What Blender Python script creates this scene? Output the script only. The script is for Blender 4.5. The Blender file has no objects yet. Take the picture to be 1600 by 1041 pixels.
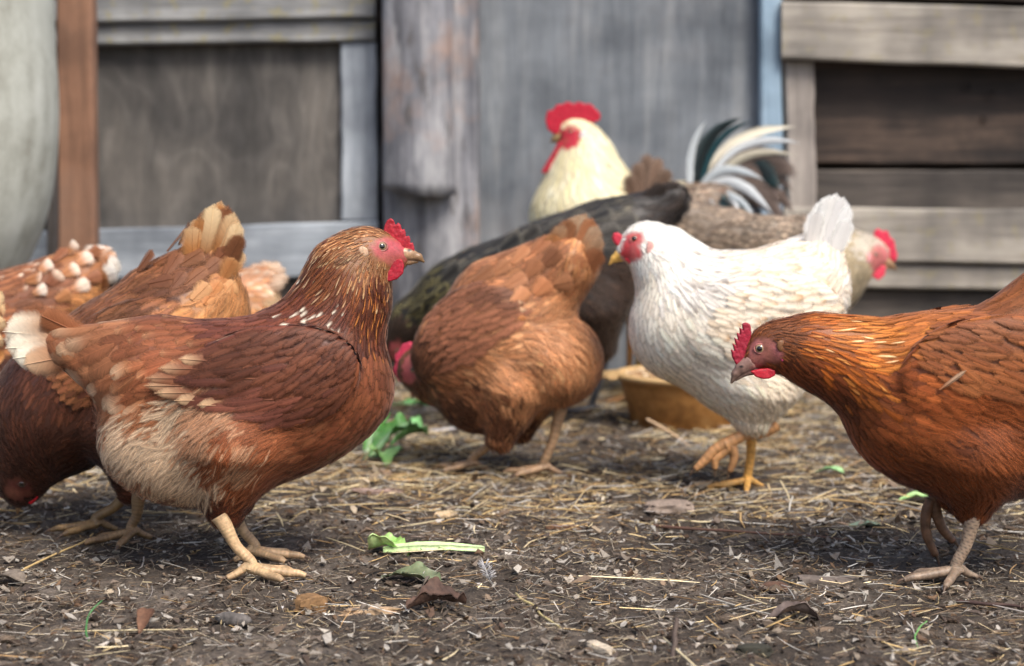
import bpy, bmesh, math, random
import numpy as np
from mathutils import Vector, Matrix

RS = np.random.RandomState(7)
random.seed(7)
scene = bpy.context.scene
COL = scene.collection

# ------------------------------------------------------------------ camera
CAM_H = 0.46
FPX = 2667.0                      # focal length in pixels of a 1600 px wide picture (60 mm)
PITCH = math.atan(238.5 / FPX)
cam_d = bpy.data.cameras.new('camera')
cam_d.lens = 60.0
cam_d.sensor_width = 36.0
cam_d.clip_start = 0.05
cam_d.clip_end = 500.0
cam_d.dof.use_dof = True
cam_d.dof.focus_distance = 1.93
cam_d.dof.aperture_fstop = 4.1
cam_d.dof.aperture_blades = 9
cam = bpy.data.objects.new('camera', cam_d)
COL.objects.link(cam)
cam.location = (0, 0, CAM_H)
cam.rotation_euler = (math.pi / 2 - PITCH, 0, 0)
scene.camera = cam

# ------------------------------------------------------------------ sky and sun (soft overcast daylight)
world = bpy.data.worlds.new('World')
scene.world = world
world.use_nodes = True
wn = world.node_tree
wn.nodes.clear()
sky = wn.nodes.new('ShaderNodeTexSky')
sky.sky_type = 'NISHITA'
sky.sun_disc = False
sun_dir = Vector((0.36, -0.62, 0.95)).normalized()      # towards the sun: right of and behind the camera
sky.sun_elevation = math.asin(sun_dir.z)
sky.sun_rotation = math.atan2(sun_dir.x, sun_dir.y)
sky.altitude = 100
sky.air_density = 1.0
sky.dust_density = 3.5
sky.ozone_density = 1.0
bg = wn.nodes.new('ShaderNodeBackground')
bg.inputs['Strength'].default_value = 0.072
wo = wn.nodes.new('ShaderNodeOutputWorld')
wn.links.new(sky.outputs[0], bg.inputs[0])
wn.links.new(bg.outputs[0], wo.inputs[0])
sun_l = bpy.data.lights.new('sun', 'SUN')
sun_l.energy = 1.5
sun_l.angle = math.radians(20)
sun_l.color = (1.0, 0.94, 0.85)
sun = bpy.data.objects.new('sun', sun_l)
COL.objects.link(sun)
sun.rotation_euler = (-sun_dir).to_track_quat('-Z', 'Y').to_euler()

vs = scene.view_settings
vs.view_transform = 'Standard'
vs.look = 'None'
vs.exposure = 1.32
vs.gamma = 1.0
vs.use_curve_mapping = False
scene.cycles.use_denoising = True
scene.cycles.max_bounces = 6
scene.cycles.transparent_max_bounces = 10

# ------------------------------------------------------------------ projection helpers
CAM = np.array([0.0, 0.0, CAM_H])
_cp, _sp = math.cos(PITCH), math.sin(PITCH)
def ray(px, py):
    a = (px - 800.0) / FPX
    b = -(py - 520.5) / FPX
    return np.array([a, _cp + b * _sp, -_sp + b * _cp])
def at(px, py, Y):
    r = ray(px, py)
    return CAM + r * (Y / r[1])
def ground(px, py):
    r = ray(px, py)
    return CAM + r * (-CAM_H / r[2])

def lin(c):
    c = np.asarray(c, float) / 255.0
    return np.where(c <= 0.04045, c / 12.92, ((c + 0.055) / 1.055) ** 2.4)

# ------------------------------------------------------------------ numpy noise
def _h(ix, iy, iz):
    n = (ix * 374761393 + iy * 668265263 + iz * 2147483647 + 1013904223) & 0xFFFFFFFF
    n = ((n ^ (n >> 13)) * 1274126177) & 0xFFFFFFFF
    n = n ^ (n >> 16)
    return (n & 0xFFFF) / 65535.0
def vnoise(P):
    P = np.asarray(P, float)
    I = np.floor(P).astype(np.int64)
    F = P - I
    F = F * F * (3 - 2 * F)
    r = 0
    for dx in (0, 1):
        wx = F[..., 0] if dx else 1 - F[..., 0]
        for dy in (0, 1):
            wy = F[..., 1] if dy else 1 - F[..., 1]
            for dz in (0, 1):
                wz = F[..., 2] if dz else 1 - F[..., 2]
                r = r + wx * wy * wz * _h(I[..., 0] + dx, I[..., 1] + dy, I[..., 2] + dz)
    return r
def fbm(P, o=4):
    s, a, t = 0, 0.5, 0
    P = np.asarray(P, float)
    for i in range(o):
        s = s + a * vnoise(P * (2 ** i) + 17.3 * i)
        t += a
        a *= 0.5
    return s / t

# ------------------------------------------------------------------ mesh helpers
def mk(name, V, faces, mat, parent=None, col=None, uv=None, smooth=True, fmat=None, nrm=None, alpha=None):
    """one mesh object from numpy arrays; faces: list of (n,k) int arrays"""
    me = bpy.data.meshes.new(name)
    V = np.ascontiguousarray(V, dtype=np.float32)
    faces = [np.asarray(f, dtype=np.int32) for f in faces if len(f)]
    nl = sum(f.size for f in faces)
    nf = sum(len(f) for f in faces)
    me.vertices.add(len(V))
    me.vertices.foreach_set('co', V.ravel())
    me.loops.add(nl)
    li = np.concatenate([f.ravel() for f in faces]).astype(np.int32)
    me.loops.foreach_set('vertex_index', li)
    me.polygons.add(nf)
    tot = np.concatenate([np.full(len(f), f.shape[1], np.int32) for f in faces])
    st = np.concatenate([[0], np.cumsum(tot)[:-1]]).astype(np.int32)
    me.polygons.foreach_set('loop_start', st)
    me.polygons.foreach_set('loop_total', tot)
    me.polygons.foreach_set('use_smooth', np.full(nf, bool(smooth)))
    if fmat is not None:
        me.polygons.foreach_set('material_index', np.asarray(fmat, np.int32))
    me.update(calc_edges=True)
    if col is not None:
        a = me.color_attributes.new('Col', 'FLOAT_COLOR', 'POINT')
        c = np.ones((len(V), 4), np.float32)
        c[:, :3] = col
        if alpha is not None: c[:, 3] = alpha
        a.data.foreach_set('color', c.ravel())
    if uv is not None:
        l = me.uv_layers.new(name='UVMap')
        l.data.foreach_set('uv', np.asarray(uv, np.float32)[li].ravel())
    if nrm is None: me.validate()
    else: me.normals_split_custom_set_from_vertices(np.ascontiguousarray(nrm, dtype=np.float32))
    for m in (mat if isinstance(mat, (list, tuple)) else [mat]):
        me.materials.append(m)
    o = bpy.data.objects.new(name, me)
    COL.objects.link(o)
    if parent is not None:
        o.parent = parent
    return o

def tag(o, label=None, cat=None, group=None, kind=None):
    if label: o['label'] = label
    if cat: o['category'] = cat
    if group: o['group'] = group
    if kind: o['kind'] = kind
    return o

def empty(name, loc, rz=0.0):
    o = bpy.data.objects.new(name, None)
    o.empty_display_size = 0.05
    COL.objects.link(o)
    o.location = loc
    o.rotation_euler = (0, 0, rz)
    return o

class Acc:
    """collects pieces (verts, faces, colours) for one mesh"""
    def __init__(s):
        s.V, s.F, s.C, s.n = [], {}, [], 0
    def add(s, V, faces, col):
        V = np.asarray(V, float)
        for f in faces:
            f = np.asarray(f)
            if len(f):
                s.F.setdefault(f.shape[1], []).append(f + s.n)
        s.V.append(V)
        c = np.asarray(col, float)
        s.C.append(np.broadcast_to(c, (len(V), 3)) if c.ndim == 1 else c)
        s.n += len(V)
    def build(s, name, mat, parent=None, smooth=True):
        return mk(name, np.concatenate(s.V), [np.concatenate(f) for f in s.F.values()], mat, parent,
                  col=np.concatenate(s.C), smooth=smooth)

def tube(path, rad, n=8, scute=0.0, scn=0, flat=1.0, cap=True):
    """tube along a smoothed polyline; rad per point; returns V, faces"""
    path = np.asarray(path, float)
    rad = np.asarray(rad, float)
    m = len(path)
    T = np.gradient(path, axis=0)
    T /= np.linalg.norm(T, axis=1)[:, None] + 1e-12
    up = np.array([0.13, 0.97, 0.21])
    V = []
    for i in range(m):
        a = np.cross(T[i], up); a /= np.linalg.norm(a) + 1e-12
        b = np.cross(a, T[i])
        th = np.arange(n) * 2 * math.pi / n
        V.append(path[i] + rad[i] * (np.cos(th)[:, None] * a + flat * np.sin(th)[:, None] * b))
    V = np.concatenate(V)
    i = np.arange(m - 1)[:, None]; j = np.arange(n)[None, :]
    q = np.stack([i * n + j, i * n + (j + 1) % n, (i + 1) * n + (j + 1) % n, (i + 1) * n + j], -1).reshape(-1, 4)
    F = [q]
    if cap:
        V = np.concatenate([V, path[:1], path[-1:]])
        c0, c1 = m * n, m * n + 1
        jj = np.arange(n)
        F.append(np.stack([np.full(n, c0), (jj + 1) % n, jj], -1))
        F.append(np.stack([np.full(n, c1), (m - 1) * n + jj, (m - 1) * n + (jj + 1) % n], -1))
    return V, F

def smooth_path(pts, n):
    """Catmull-Rom resample"""
    P = np.asarray(pts, float)
    P = np.concatenate([[2 * P[0] - P[1]], P, [2 * P[-1] - P[-2]]])
    k = len(P) - 3
    out = []
    for t in np.linspace(0, k - 1e-9, n):
        i = int(t); u = t - i
        a, b, c, d = P[i:i + 4]
        out.append(0.5 * ((2 * b) + (c - a) * u + (2 * a - 5 * b + 4 * c - d) * u * u + (3 * b - a - 3 * c + d) * u ** 3))
    return np.array(out)

def surface_nets(f, lo, hi, h):
    """mesh of f(P)<0 in the box; f takes (n,3)"""
    lo = np.asarray(lo, float); hi = np.asarray(hi, float)
    N = np.ceil((hi - lo) / h).astype(int) + 1
    ax = [lo[k] + h * np.arange(N[k]) for k in range(3)]
    G = np.stack(np.meshgrid(*ax, indexing='ij'), -1).reshape(-1, 3)
    D = f(G).reshape(N)
    ins = D < 0
    c = np.zeros(N - 1, int)
    for dx in (0, 1):
        for dy in (0, 1):
            for dz in (0, 1):
                c += ins[dx:N[0] - 1 + dx, dy:N[1] - 1 + dy, dz:N[2] - 1 + dz]
    act = (c > 0) & (c < 8)
    idx = np.full(N - 1, -1, int)
    A = np.argwhere(act)
    idx[act] = np.arange(len(A))
    S = np.zeros((len(A), 3)); W = np.zeros(len(A))
    corners = [(x, y, z) for x in (0, 1) for y in (0, 1) for z in (0, 1)]
    for a in range(8):
        for b in range(a + 1, 8):
            ca, cb = np.array(corners[a]), np.array(corners[b])
            if np.abs(ca - cb).sum() != 1: continue
            da = D[A[:, 0] + ca[0], A[:, 1] + ca[1], A[:, 2] + ca[2]]
            db = D[A[:, 0] + cb[0], A[:, 1] + cb[1], A[:, 2] + cb[2]]
            x = (da < 0) != (db < 0)
            t = np.where(x, da / np.where(np.abs(da - db) < 1e-12, 1e-12, da - db), 0)
            S += np.where(x[:, None], ca + t[:, None] * (cb - ca), 0)
            W += x
    V = lo + h * (A + S / W[:, None])
    Q = []
    for k in range(3):
        u, v = (k + 1) % 3, (k + 2) % 3
        sl0 = [slice(None)] * 3; sl1 = [slice(None)] * 3
        sl0[k] = slice(0, N[k] - 1); sl1[k] = slice(1, N[k])
        e = ins[tuple(sl0)] != ins[tuple(sl1)]
        E = np.argwhere(e)
        E = E[(E[:, u] > 0) & (E[:, v] > 0) & (E[:, u] < N[u] - 1) & (E[:, v] < N[v] - 1)]
        if not len(E): continue
        s = ins[E[:, 0], E[:, 1], E[:, 2]]
        def cell(du, dv):
            X = E.copy(); X[:, u] -= du; X[:, v] -= dv
            return idx[X[:, 0], X[:, 1], X[:, 2]]
        q = np.stack([cell(1, 1), cell(0, 1), cell(0, 0), cell(1, 0)], -1)
        q[~s] = q[~s][:, ::-1]
        Q.append(q)
    return V, np.concatenate(Q)

def grad(f, P, e=0.0008):
    g = np.stack([f(P + d) - f(P - d) for d in np.eye(3) * e], -1) / (2 * e)
    L = np.linalg.norm(g, axis=1)[:, None] + 1e-9
    return g / L, L[:, 0]

# ------------------------------------------------------------------ materials
class NT:
    def __init__(s, name):
        s.m = bpy.data.materials.new(name)
        s.m.use_nodes = True
        s.t = s.m.node_tree
        s.b = s.t.nodes['Principled BSDF']
    def n(s, typ, **kw):
        x = s.t.nodes.new(typ)
        for k, v in kw.items():
            if k in ('operation', 'blend_type', 'data_type', 'attribute_name', 'wave_type', 'bands_direction', 'noise_dimensions', 'feature', 'noise_type', 'vector_type', 'distance'):
                setattr(x, k, v)
            else:
                x.inputs[k.replace('_', ' ')].default_value = v
        return x
    def l(s, a, b):
        s.t.links.new(a, b)
    def ramp(s, fac, stops):
        r = s.t.nodes.new('ShaderNodeValToRGB')
        e = r.color_ramp.elements
        while len(e) < len(stops): e.new(0.5)
        for el, (p, c) in zip(e, stops):
            el.position = p
            el.color = (*c, 1) if len(c) == 3 else c
        s.l(fac, r.inputs[0])
        return r.outputs[0]
    def mix(s, fac, a, b, bt='MIX'):
        x = s.t.nodes.new('ShaderNodeMix')
        x.data_type = 'RGBA'; x.blend_type = bt
        for sock, v in ((x.inputs[0], fac), (x.inputs[6], a), (x.inputs[7], b)):
            if isinstance(v, (int, float)): sock.default_value = v
            elif isinstance(v, (tuple, list, np.ndarray)): sock.default_value = (*[float(q) for q in v], 1)
            else: s.l(v, sock)
        return x.outputs[2]
    def math(s, op, a, b=0.0):
        x = s.t.nodes.new('ShaderNodeMath'); x.operation = op
        for sock, v in ((x.inputs[0], a), (x.inputs[1], b)):
            if isinstance(v, (int, float)): sock.default_value = v
            else: s.l(v, sock)
        return x.outputs[0]
    def bump(s, hgt, strength, dist, nrm=None):
        x = s.t.nodes.new('ShaderNodeBump')
        x.inputs['Strength'].default_value = strength
        x.inputs['Distance'].default_value = dist
        s.l(hgt, x.inputs['Height'])
        if nrm is not None: s.l(nrm, x.inputs['Normal'])
        s.l(x.outputs[0], s.b.inputs['Normal'])
        return x.outputs[0]
    def set(s, **kw):
        for k, v in kw.items():
            s.b.inputs[k.replace('_', ' ')].default_value = v
        return s

def mat_feather():
    t = NT('feather')
    a = t.n('ShaderNodeAttribute', attribute_name='Col')
    uv = t.n('ShaderNodeUVMap')
    sep = t.n('ShaderNodeSeparateXYZ'); t.l(uv.outputs[0], sep.inputs[0])
    av = t.math('ABSOLUTE', sep.outputs[0])
    # barbs run out and forward from the shaft
    k = t.math('SUBTRACT', sep.outputs[1], t.math('MULTIPLY', av, 0.9))
    cmb = t.n('ShaderNodeCombineXYZ')
    t.l(t.math('MULTIPLY', k, 7.5), cmb.inputs[0])
    t.l(t.math('MULTIPLY', sep.outputs[0], 0.8), cmb.inputs[1])
    geo = t.n('ShaderNodeNewGeometry')
    t.l(t.math('MULTIPLY', geo.outputs['Random Per Island'], 50.0), cmb.inputs[2])
    nz = t.n('ShaderNodeTexNoise', Scale=1.0, Detail=3.0, Roughness=0.65)
    t.l(cmb.outputs[0], nz.inputs['Vector'])
    fac = t.n('ShaderNodeMapRange'); fac.inputs[1].default_value = 0.25; fac.inputs[2].default_value = 0.75
    fac.inputs[3].default_value = 0.74; fac.inputs[4].default_value = 1.22
    t.l(nz.outputs[0], fac.inputs[0])
    bw = t.n('ShaderNodeRGBToBW'); t.l(a.outputs[0], bw.inputs[0])
    c1 = t.mix(t.math('SUBTRACT', 1.0, t.math('MULTIPLY', bw.outputs[0], 1.0)), a.outputs[0], fac.outputs[0], 'MULTIPLY')
    # pale shaft line
    sh = t.n('ShaderNodeMapRange'); sh.inputs[1].default_value = 0.025; sh.inputs[2].default_value = 0.06; sh.inputs[3].default_value = 1.35; sh.inputs[4].default_value = 1.0
    t.l(av, sh.inputs[0])
    c1 = t.mix(1.0, c1, sh.outputs[0], 'MULTIPLY')
    t.l(c1, t.b.inputs['Base Color'])
    t.bump(nz.outputs[0], 0.40, 0.0012)
    # vane thins out into loose barbs towards its edge
    al = t.n('ShaderNodeMapRange'); al.inputs[1].default_value = 0.08; al.inputs[2].default_value = 0.78
    t.l(t.math('ADD', a.outputs['Alpha'], t.math('MULTIPLY', t.math('SUBTRACT', nz.outputs[0], 0.5), 0.6)), al.inputs[0])
    t.l(al.outputs[0], t.b.inputs['Alpha'])
    t.set(Roughness=0.55, Sheen_Weight=0.12, Sheen_Roughness=0.4)
    t.b.inputs['Specular IOR Level'].default_value = 0.28
    return t.m

def mat_skin():
    t = NT('body_skin')
    a = t.n('ShaderNodeAttribute', attribute_name='Col')
    tc = t.n('ShaderNodeTexCoord')
    nz = t.n('ShaderNodeTexNoise', Scale=260.0, Detail=5.0, Roughness=0.65); t.l(tc.outputs['Object'], nz.inputs['Vector'])
    vo = t.n('ShaderNodeTexVoronoi', Scale=900.0); t.l(tc.outputs['Object'], vo.inputs['Vector'])
    f = t.n('ShaderNodeMapRange'); f.inputs[1].default_value = 0.3; f.inputs[2].default_value = 0.7
    f.inputs[3].default_value = 0.75; f.inputs[4].default_value = 1.2
    t.l(nz.outputs[0], f.inputs[0])
    t.l(t.mix(1.0, a.outputs[0], f.outputs[0], 'MULTIPLY'), t.b.inputs['Base Color'])
    t.bump(t.math('ADD', nz.outputs[0], t.math('MULTIPLY', vo.outputs[0], 0.4)), 0.4, 0.0010)
    t.set(Roughness=0.48, Subsurface_Weight=0.08, Subsurface_Scale=0.004)
    return t.m

def mat_vcol(name, rough=0.6, nscale=200.0, amt=0.35, bump=0.3, dist=0.001, sss=0.0, spec=0.5, coat=0.0, trans=0.0):
    t = NT(name)
    a = t.n('ShaderNodeAttribute', attribute_name='Col')
    tc = t.n('ShaderNodeTexCoord')
    nz = t.n('ShaderNodeTexNoise', Scale=nscale, Detail=5.0, Roughness=0.6); t.l(tc.outputs['Object'], nz.inputs['Vector'])
    f = t.n('ShaderNodeMapRange'); f.inputs[1].default_value = 0.3; f.inputs[2].default_value = 0.7
    f.inputs[3].default_value = 1 - amt; f.inputs[4].default_value = 1 + amt
    t.l(nz.outputs[0], f.inputs[0])
    t.l(t.mix(1.0, a.outputs[0], f.outputs[0], 'MULTIPLY'), t.b.inputs['Base Color'])
    if bump: t.bump(nz.outputs[0], bump, dist)
    t.set(Roughness=rough, Subsurface_Weight=sss, Subsurface_Scale=0.003, Coat_Weight=coat, Coat_Roughness=0.05)
    t.b.inputs['Specular IOR Level'].default_value = spec
    return t.m

M_FEATHER = mat_feather()
M_SKIN = mat_skin()
M_COMB = mat_vcol('comb_skin', 0.5, 420.0, 0.30, 0.45, 0.0010, sss=0.10, spec=0.35)
M_HORN = mat_vcol('horn', 0.38, 260.0, 0.25, 0.2, 0.0006)
M_EYE = mat_vcol('eye_ball', 0.12, 900.0, 0.1, 0.0, coat=1.0)

# ================================================================== birds
def smin(a, b, k):
    h = np.clip(0.5 + 0.5 * (b - a) / k, 0, 1)
    return b * (1 - h) + a * h - k * h * (1 - h)

def poly_sd(P, poly):
    """signed distance to a 2-D polygon"""
    A = np.asarray(poly, float); B = np.roll(A, -1, axis=0)
    d = np.full(len(P), 1e9); s = np.ones(len(P))
    for a, b in zip(A, B):
        e = b - a; w = P - a
        t = np.clip((w @ e) / (e @ e + 1e-15), 0, 1)
        d = np.minimum(d, ((w - t[:, None] * e) ** 2).sum(1))
        c1 = P[:, 1] >= a[1]; c2 = P[:, 1] < b[1]; c3 = e[0] * w[:, 1] > e[1] * w[:, 0]
        flip = (c1 & c2 & c3) | (~c1 & ~c2 & ~c3)
        s = np.where(flip, -s, s)
    return s * np.sqrt(d)

PAL = {}
def pal(name, base, jit=0.16, tip=None, tp=0.0, tr=(0.55, 0.9), edge=None, ea=0.0, st=None, sp=0.0, bar=None, mot=None):
    if mot is None: mot = 0.04 if name[0] == 'w' or name in ('r_neck', 'r_white', 'a_tail', 'e_tail') else 0.75
    def lin(c, _l=globals()['lin'], k=(0.11 if name[0] == 'c' else 0.06 if name[0] in 'ad' else 0.0)):
        c = np.asarray(c, float); g = c @ np.array([0.3, 0.59, 0.11]); return _l(c * (1 - k) + g * k) * np.array([1.0, 1.05 if name[0] == 'b' else 1.06 if name[0] in 'acd' else 1.0, 1.0])
    PAL[name] = dict(b=np.array([lin(c) for c in base]), j=jit, tip=None if tip is None else lin(tip), tp=tp, tr=tr,
                     edge=None if edge is None else lin(edge), ea=ea, st=None if st is None else lin(st), sp=sp,
                     bar=None if bar is None else lin(bar), mot=mot)

def feather_cols(pname, N, U, Vv, rs):
    """colours (N,R,K,3) for N feathers of a palette; U (R,), Vv (K,)"""
    p = PAL[pname]
    nb = len(p['b'])
    w = rs.rand(N); i = (w * nb).astype(int) % nb; j = rs.randint(0, nb, N); m = rs.rand(N)[:, None] * 0.5
    c = p['b'][i] * (1 - m) + p['b'][j] * m
    c = c * np.exp(rs.randn(N) * p['j'])[:, None]
    C = np.repeat(np.repeat(c[:, None, None, :], len(U), 1), len(Vv), 2)
    u = U[None, :, None, None]; v = np.abs(Vv)[None, None, :, None]
    if p['bar'] is not None:
        ph = rs.rand(N)[:, None, None, None]
        k = np.clip(np.sin((u * 3.2 + ph * 0.4 + v * 0.25) * 6.28) * 1.6 + 0.2, 0, 1)
        C = C * (1 - k) + p['bar'] * k
    if p['edge'] is not None:
        k = p['ea'] * np.clip(np.maximum(v ** 2.2, np.clip((u - 0.8) / 0.2, 0, 1)), 0, 1)
        C = C * (1 - k) + p['edge'] * k
    if p['st'] is not None:
        k = (rs.rand(N) < p['sp'])[:, None, None, None] * np.clip(1.0 - 2.4 * v, 0, 1) * np.clip((u - 0.25) / 0.3, 0, 1)
        C = C * (1 - k) + p['st'] * k
    if p['tip'] is not None:
        u0 = p['tr'][0] + (rs.rand(N) * 0.25 - 0.12)[:, None, None, None]
        k = np.clip((u + 0.12 * (0.5 - v) - u0) / max(p['tr'][1] - p['tr'][0], 0.02), 0, 1)
        k = k * (rs.rand(N) < p['tp'])[:, None, None, None] * (0.7 + 0.3 * rs.rand(N))[:, None, None, None]
        C = C * (1 - k) + p['tip'] * k
    return np.clip(C, 0.002, 0.9)

class Bird:
    def __init__(s, name, label, px, d, yaw, seed=1, cat='hen', vox=0.0045, cols=3, dens=1.0):
        x = at(px, 520, d)[0]
        s.loc = np.array([x, d, 0.0])
        s.yaw = math.radians(yaw)
        s.cy, s.sy = math.cos(s.yaw), math.sin(s.yaw)
        s.root = empty(name, s.loc, s.yaw)
        tag(s.root, label, cat, 'chickens in the yard')
        s.s = FPX / d
        s.near = -1.0 if s.cy > 0 else 1.0
        s.prims = []
        s.rs = np.random.RandomState(seed)
        s.vox, s.cols, s.dens = vox, cols, dens
        s.flf = 15 if cols == 5 else 8
        s.extra = Acc()
        s.tilt = 0.036
    # --- coordinates
    def tl(s, p):
        q = np.asarray(p, float) - s.loc
        return np.stack([q[..., 0] * s.cy + q[..., 1] * s.sy, -q[..., 0] * s.sy + q[..., 1] * s.cy, q[..., 2]], -1)
    def P(s, px, py, lat=0.0):
        r = ray(px, py); nrm = np.array([-s.sy, s.cy, 0.0])
        t = (lat - (CAM - s.loc) @ nrm) / (r @ nrm)
        return s.tl(CAM + t * r)
    def G(s, px, py, z=0.0):
        r = ray(px, py)
        return s.tl(CAM + r * ((z - CAM_H) / r[2]))
    def hit(s, px, py):
        """where the view line through a photo point meets the body"""
        r = ray(px, py); r /= np.linalg.norm(r)
        o = s.tl(CAM); dr = s.tl(s.loc + r)
        t = s.loc[1] - 0.6
        for _ in range(60):
            d = float(s.sdf((o + t * dr)[None])[0])
            if d < 0.0006: return o + t * dr, True
            t += max(d * 0.7, 0.0005)
            if t > s.loc[1] + 0.8: break
        return s.P(px, py, 0.0), False
    def dir(s, ang):
        a = math.radians(ang)
        v = np.array([math.cos(a) / s.cy if abs(s.cy) > 0.3 else math.cos(a), 0, math.sin(a)])
        return v / np.linalg.norm(v)
    # --- body volumes (photo pixels, lat in metres)
    def e(s, px, py, rx, rz, ry, ang=0, lat=0.0, k=0.03):
        c = s.P(px, py, s.near * lat); c[1] = abs(c[1]) if lat else 0
        a = s.dir(ang)
        rad = np.array([rx, ry, rz]) / s.s
        if not lat: rad = rad - 0.0045 * np.clip((rad - 0.02) / 0.03, 0, 1)
        s.prims.append(('e', c, rad, a, np.array([-a[2], 0, a[0]]), bool(lat), k))
    def c(s, p1, r1, p2, r2, lat1=0.0, lat2=0.0, k=0.025, sq=1.0):
        a = s.P(*p1, s.near * lat1); b = s.P(*p2, s.near * lat2)
        m = bool(lat1 or lat2)
        a[1] = abs(a[1]) if lat1 else 0; b[1] = abs(b[1]) if lat2 else 0
        f = lambda r: r - 0.0045 * min(1, max(0, (r - 0.02) / 0.03))
        s.prims.append(('c', a, f(r1 / s.s), b, f(r2 / s.s), m, k, sq))
    def chain(s, pts, k=0.02, sq=1.0):
        for (x1, y1, r1), (x2, y2, r2) in zip(pts[:-1], pts[1:]):
            s.c((x1, y1), r1, (x2, y2), r2, k=k, sq=sq)
    def sdf(s, P):
        acc = None
        Pm = P.copy(); Pm[:, 1] = np.abs(Pm[:, 1])
        for q in s.prims:
            if q[0] == 'e':
                _, c, r, a, b, m, k = q
                w = (Pm if m else P) - c
                X = np.stack([w @ a / r[0], w[:, 1] / r[1], w @ b / r[2]], -1)
                k0 = np.sqrt((X ** 2).sum(1)) + 1e-9
                k1 = np.sqrt(((X / r) ** 2).sum(1)) + 1e-9
                d = k0 * (k0 - 1) / k1
            else:
                _, a, ra, b, rb, m, k, sq = q
                w = (Pm if m else P) - a
                e = b - a
                if sq != 1.0 and not m:
                    w = w * np.array([1, 1 / sq, 1])
                t = np.clip((w @ e) / (e @ e + 1e-12), 0, 1)
                d = np.sqrt(((w - t[:, None] * e) ** 2).sum(1)) - (ra + (rb - ra) * t)
            acc = d if acc is None else smin(acc, d, k)
        return acc
    def bounds(s):
        lo, hi = np.full(3, 9.0), np.full(3, -9.0)
        for q in s.prims:
            pts = [(q[1], q[2].max())] if q[0] == 'e' else [(q[1], q[2]), (q[3], q[4])]
            for c, r in pts:
                lo = np.minimum(lo, c - r); hi = np.maximum(hi, c + r)
        hi[1] = max(hi[1], -lo[1]); lo[1] = -hi[1]
        return lo - 0.02, hi + 0.02
    # --- build
    def mesh(s):
        lo, hi = s.bounds()
        V, Q = surface_nets(s.sdf, lo, hi, s.vox)
        n, g = grad(s.sdf, V)
        V = V - n * np.clip(s.sdf(V) / np.maximum(g, 0.5), -s.vox, s.vox)[:, None]
        s.V, s.Q = V, Q
    def set_anchors(s, anchors):
        A = []
        for a in anchors:
            h, ok = s.hit(a[0], a[1])
            A.append((np.array([h[0], abs(h[1]), h[2]]), s.dir(a[2]), a[3] / 1000, a[4] / 1000, a[5], a[6] if len(a) > 6 else 0.0))
        return A
    def interp(s, A, P, n):
        X = np.array([a[0] for a in A]); Q = P.copy(); Q[:, 1] = np.abs(Q[:, 1])
        wgt = np.array([1.0, 0.45, 1.0])
        d2 = (((Q[:, None, :] - X[None]) * wgt) ** 2).sum(-1)
        w = 1.0 / (d2 + 2e-5) ** 2.2
        w /= w.sum(1)[:, None]
        D = w @ np.array([a[1] for a in A])
        L = w @ np.array([a[2] for a in A]); W = w @ np.array([a[3] for a in A]); fl = w @ np.array([a[5] for a in A])
        cum = np.cumsum(w, 1)
        pi = (s.rs.rand(len(P))[:, None] > cum).sum(1).clip(0, len(A) - 1)
        T = D - n * (D * n).sum(1)[:, None]
        T /= np.linalg.norm(T, axis=1)[:, None] + 1e-9
        return T, L, W, fl, pi
    def sample(s, n):
        a, b, c, d = (s.V[s.Q[:, i]] for i in range(4))
        tri = np.concatenate([np.stack([a, b, c], 1), np.stack([a, c, d], 1)])
        ar = 0.5 * np.linalg.norm(np.cross(tri[:, 1] - tri[:, 0], tri[:, 2] - tri[:, 0]), axis=1)
        s.area = ar.sum()
        i = s.rs.choice(len(tri), n, p=ar / ar.sum())
        u, v = s.rs.rand(2, n); f = u + v > 1; u[f], v[f] = 1 - u[f], 1 - v[f]
        t = tri[i]
        return t[:, 0] + u[:, None] * (t[:, 1] - t[:, 0]) + v[:, None] * (t[:, 2] - t[:, 0])
    def poisson(s, P, r):
        cell = float(r.max()) + 1e-9
        grid = {}
        keep = []
        K = np.floor(P / cell).astype(int)
        r2 = r * r
        for i in range(len(P)):
            k = tuple(K[i]); ok = True
            for dx in (-1, 0, 1):
                for dy in (-1, 0, 1):
                    for dz in (-1, 0, 1):
                        for j in grid.get((k[0] + dx, k[1] + dy, k[2] + dz), ()):
                            q = P[i] - P[j]
                            if q[0] * q[0] + q[1] * q[1] + q[2] * q[2] < r2[i]:
                                ok = False; break
                        if not ok: break
                    if not ok: break
                if not ok: break
            if ok:
                keep.append(i); grid.setdefault(k, []).append(i)
        return np.array(keep, int)
    def strands(s, P, T, n, L, W, pidx, names, kind, name, lift=0.0, tilt=0.10, conform=0.85):
        """feathers (kind 'f') or down blades ('d') laid on the body; returns arrays"""
        if kind == 'f':
            U = np.array([0, .2, .45, .7, .87, .97, 1.0]); prof = np.array([.35, .8, 1, .97, .74, .36, .06])
            Vv = np.linspace(-1, 1, s.cols)
        else:
            U = np.array([0, .35, .7, 1.0]); prof = np.array([.7, 1, .85, .15]); Vv = np.array([-1.0, 0.0, 1.0])
        N, R, K = len(P), len(U), len(Vv)
        rot = s.rs.randn(N) * (0.08 if kind == 'f' else 0.13) + (vnoise(P * 55) - 0.5) * (0.25 if kind == 'f' else 0.9)
        b = np.cross(n, T)
        T2 = T * np.cos(rot)[:, None] + b * np.sin(rot)[:, None]
        b2 = np.cross(n, T2)
        u = U[None, :, None, None]; v = Vv[None, None, :, None]
        Ln = L[:, None, None, None]; Wn = W[:, None, None, None]
        pr = prof[None, :, None, None]
        X = P[:, None, None, :] + T2[:, None, None, :] * (u - 0.18) * Ln + b2[:, None, None, :] * v * 0.5 * Wn * pr
        # slight sideways sweep
        sw = (s.rs.randn(N) * 0.07)[:, None, None, None]
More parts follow.
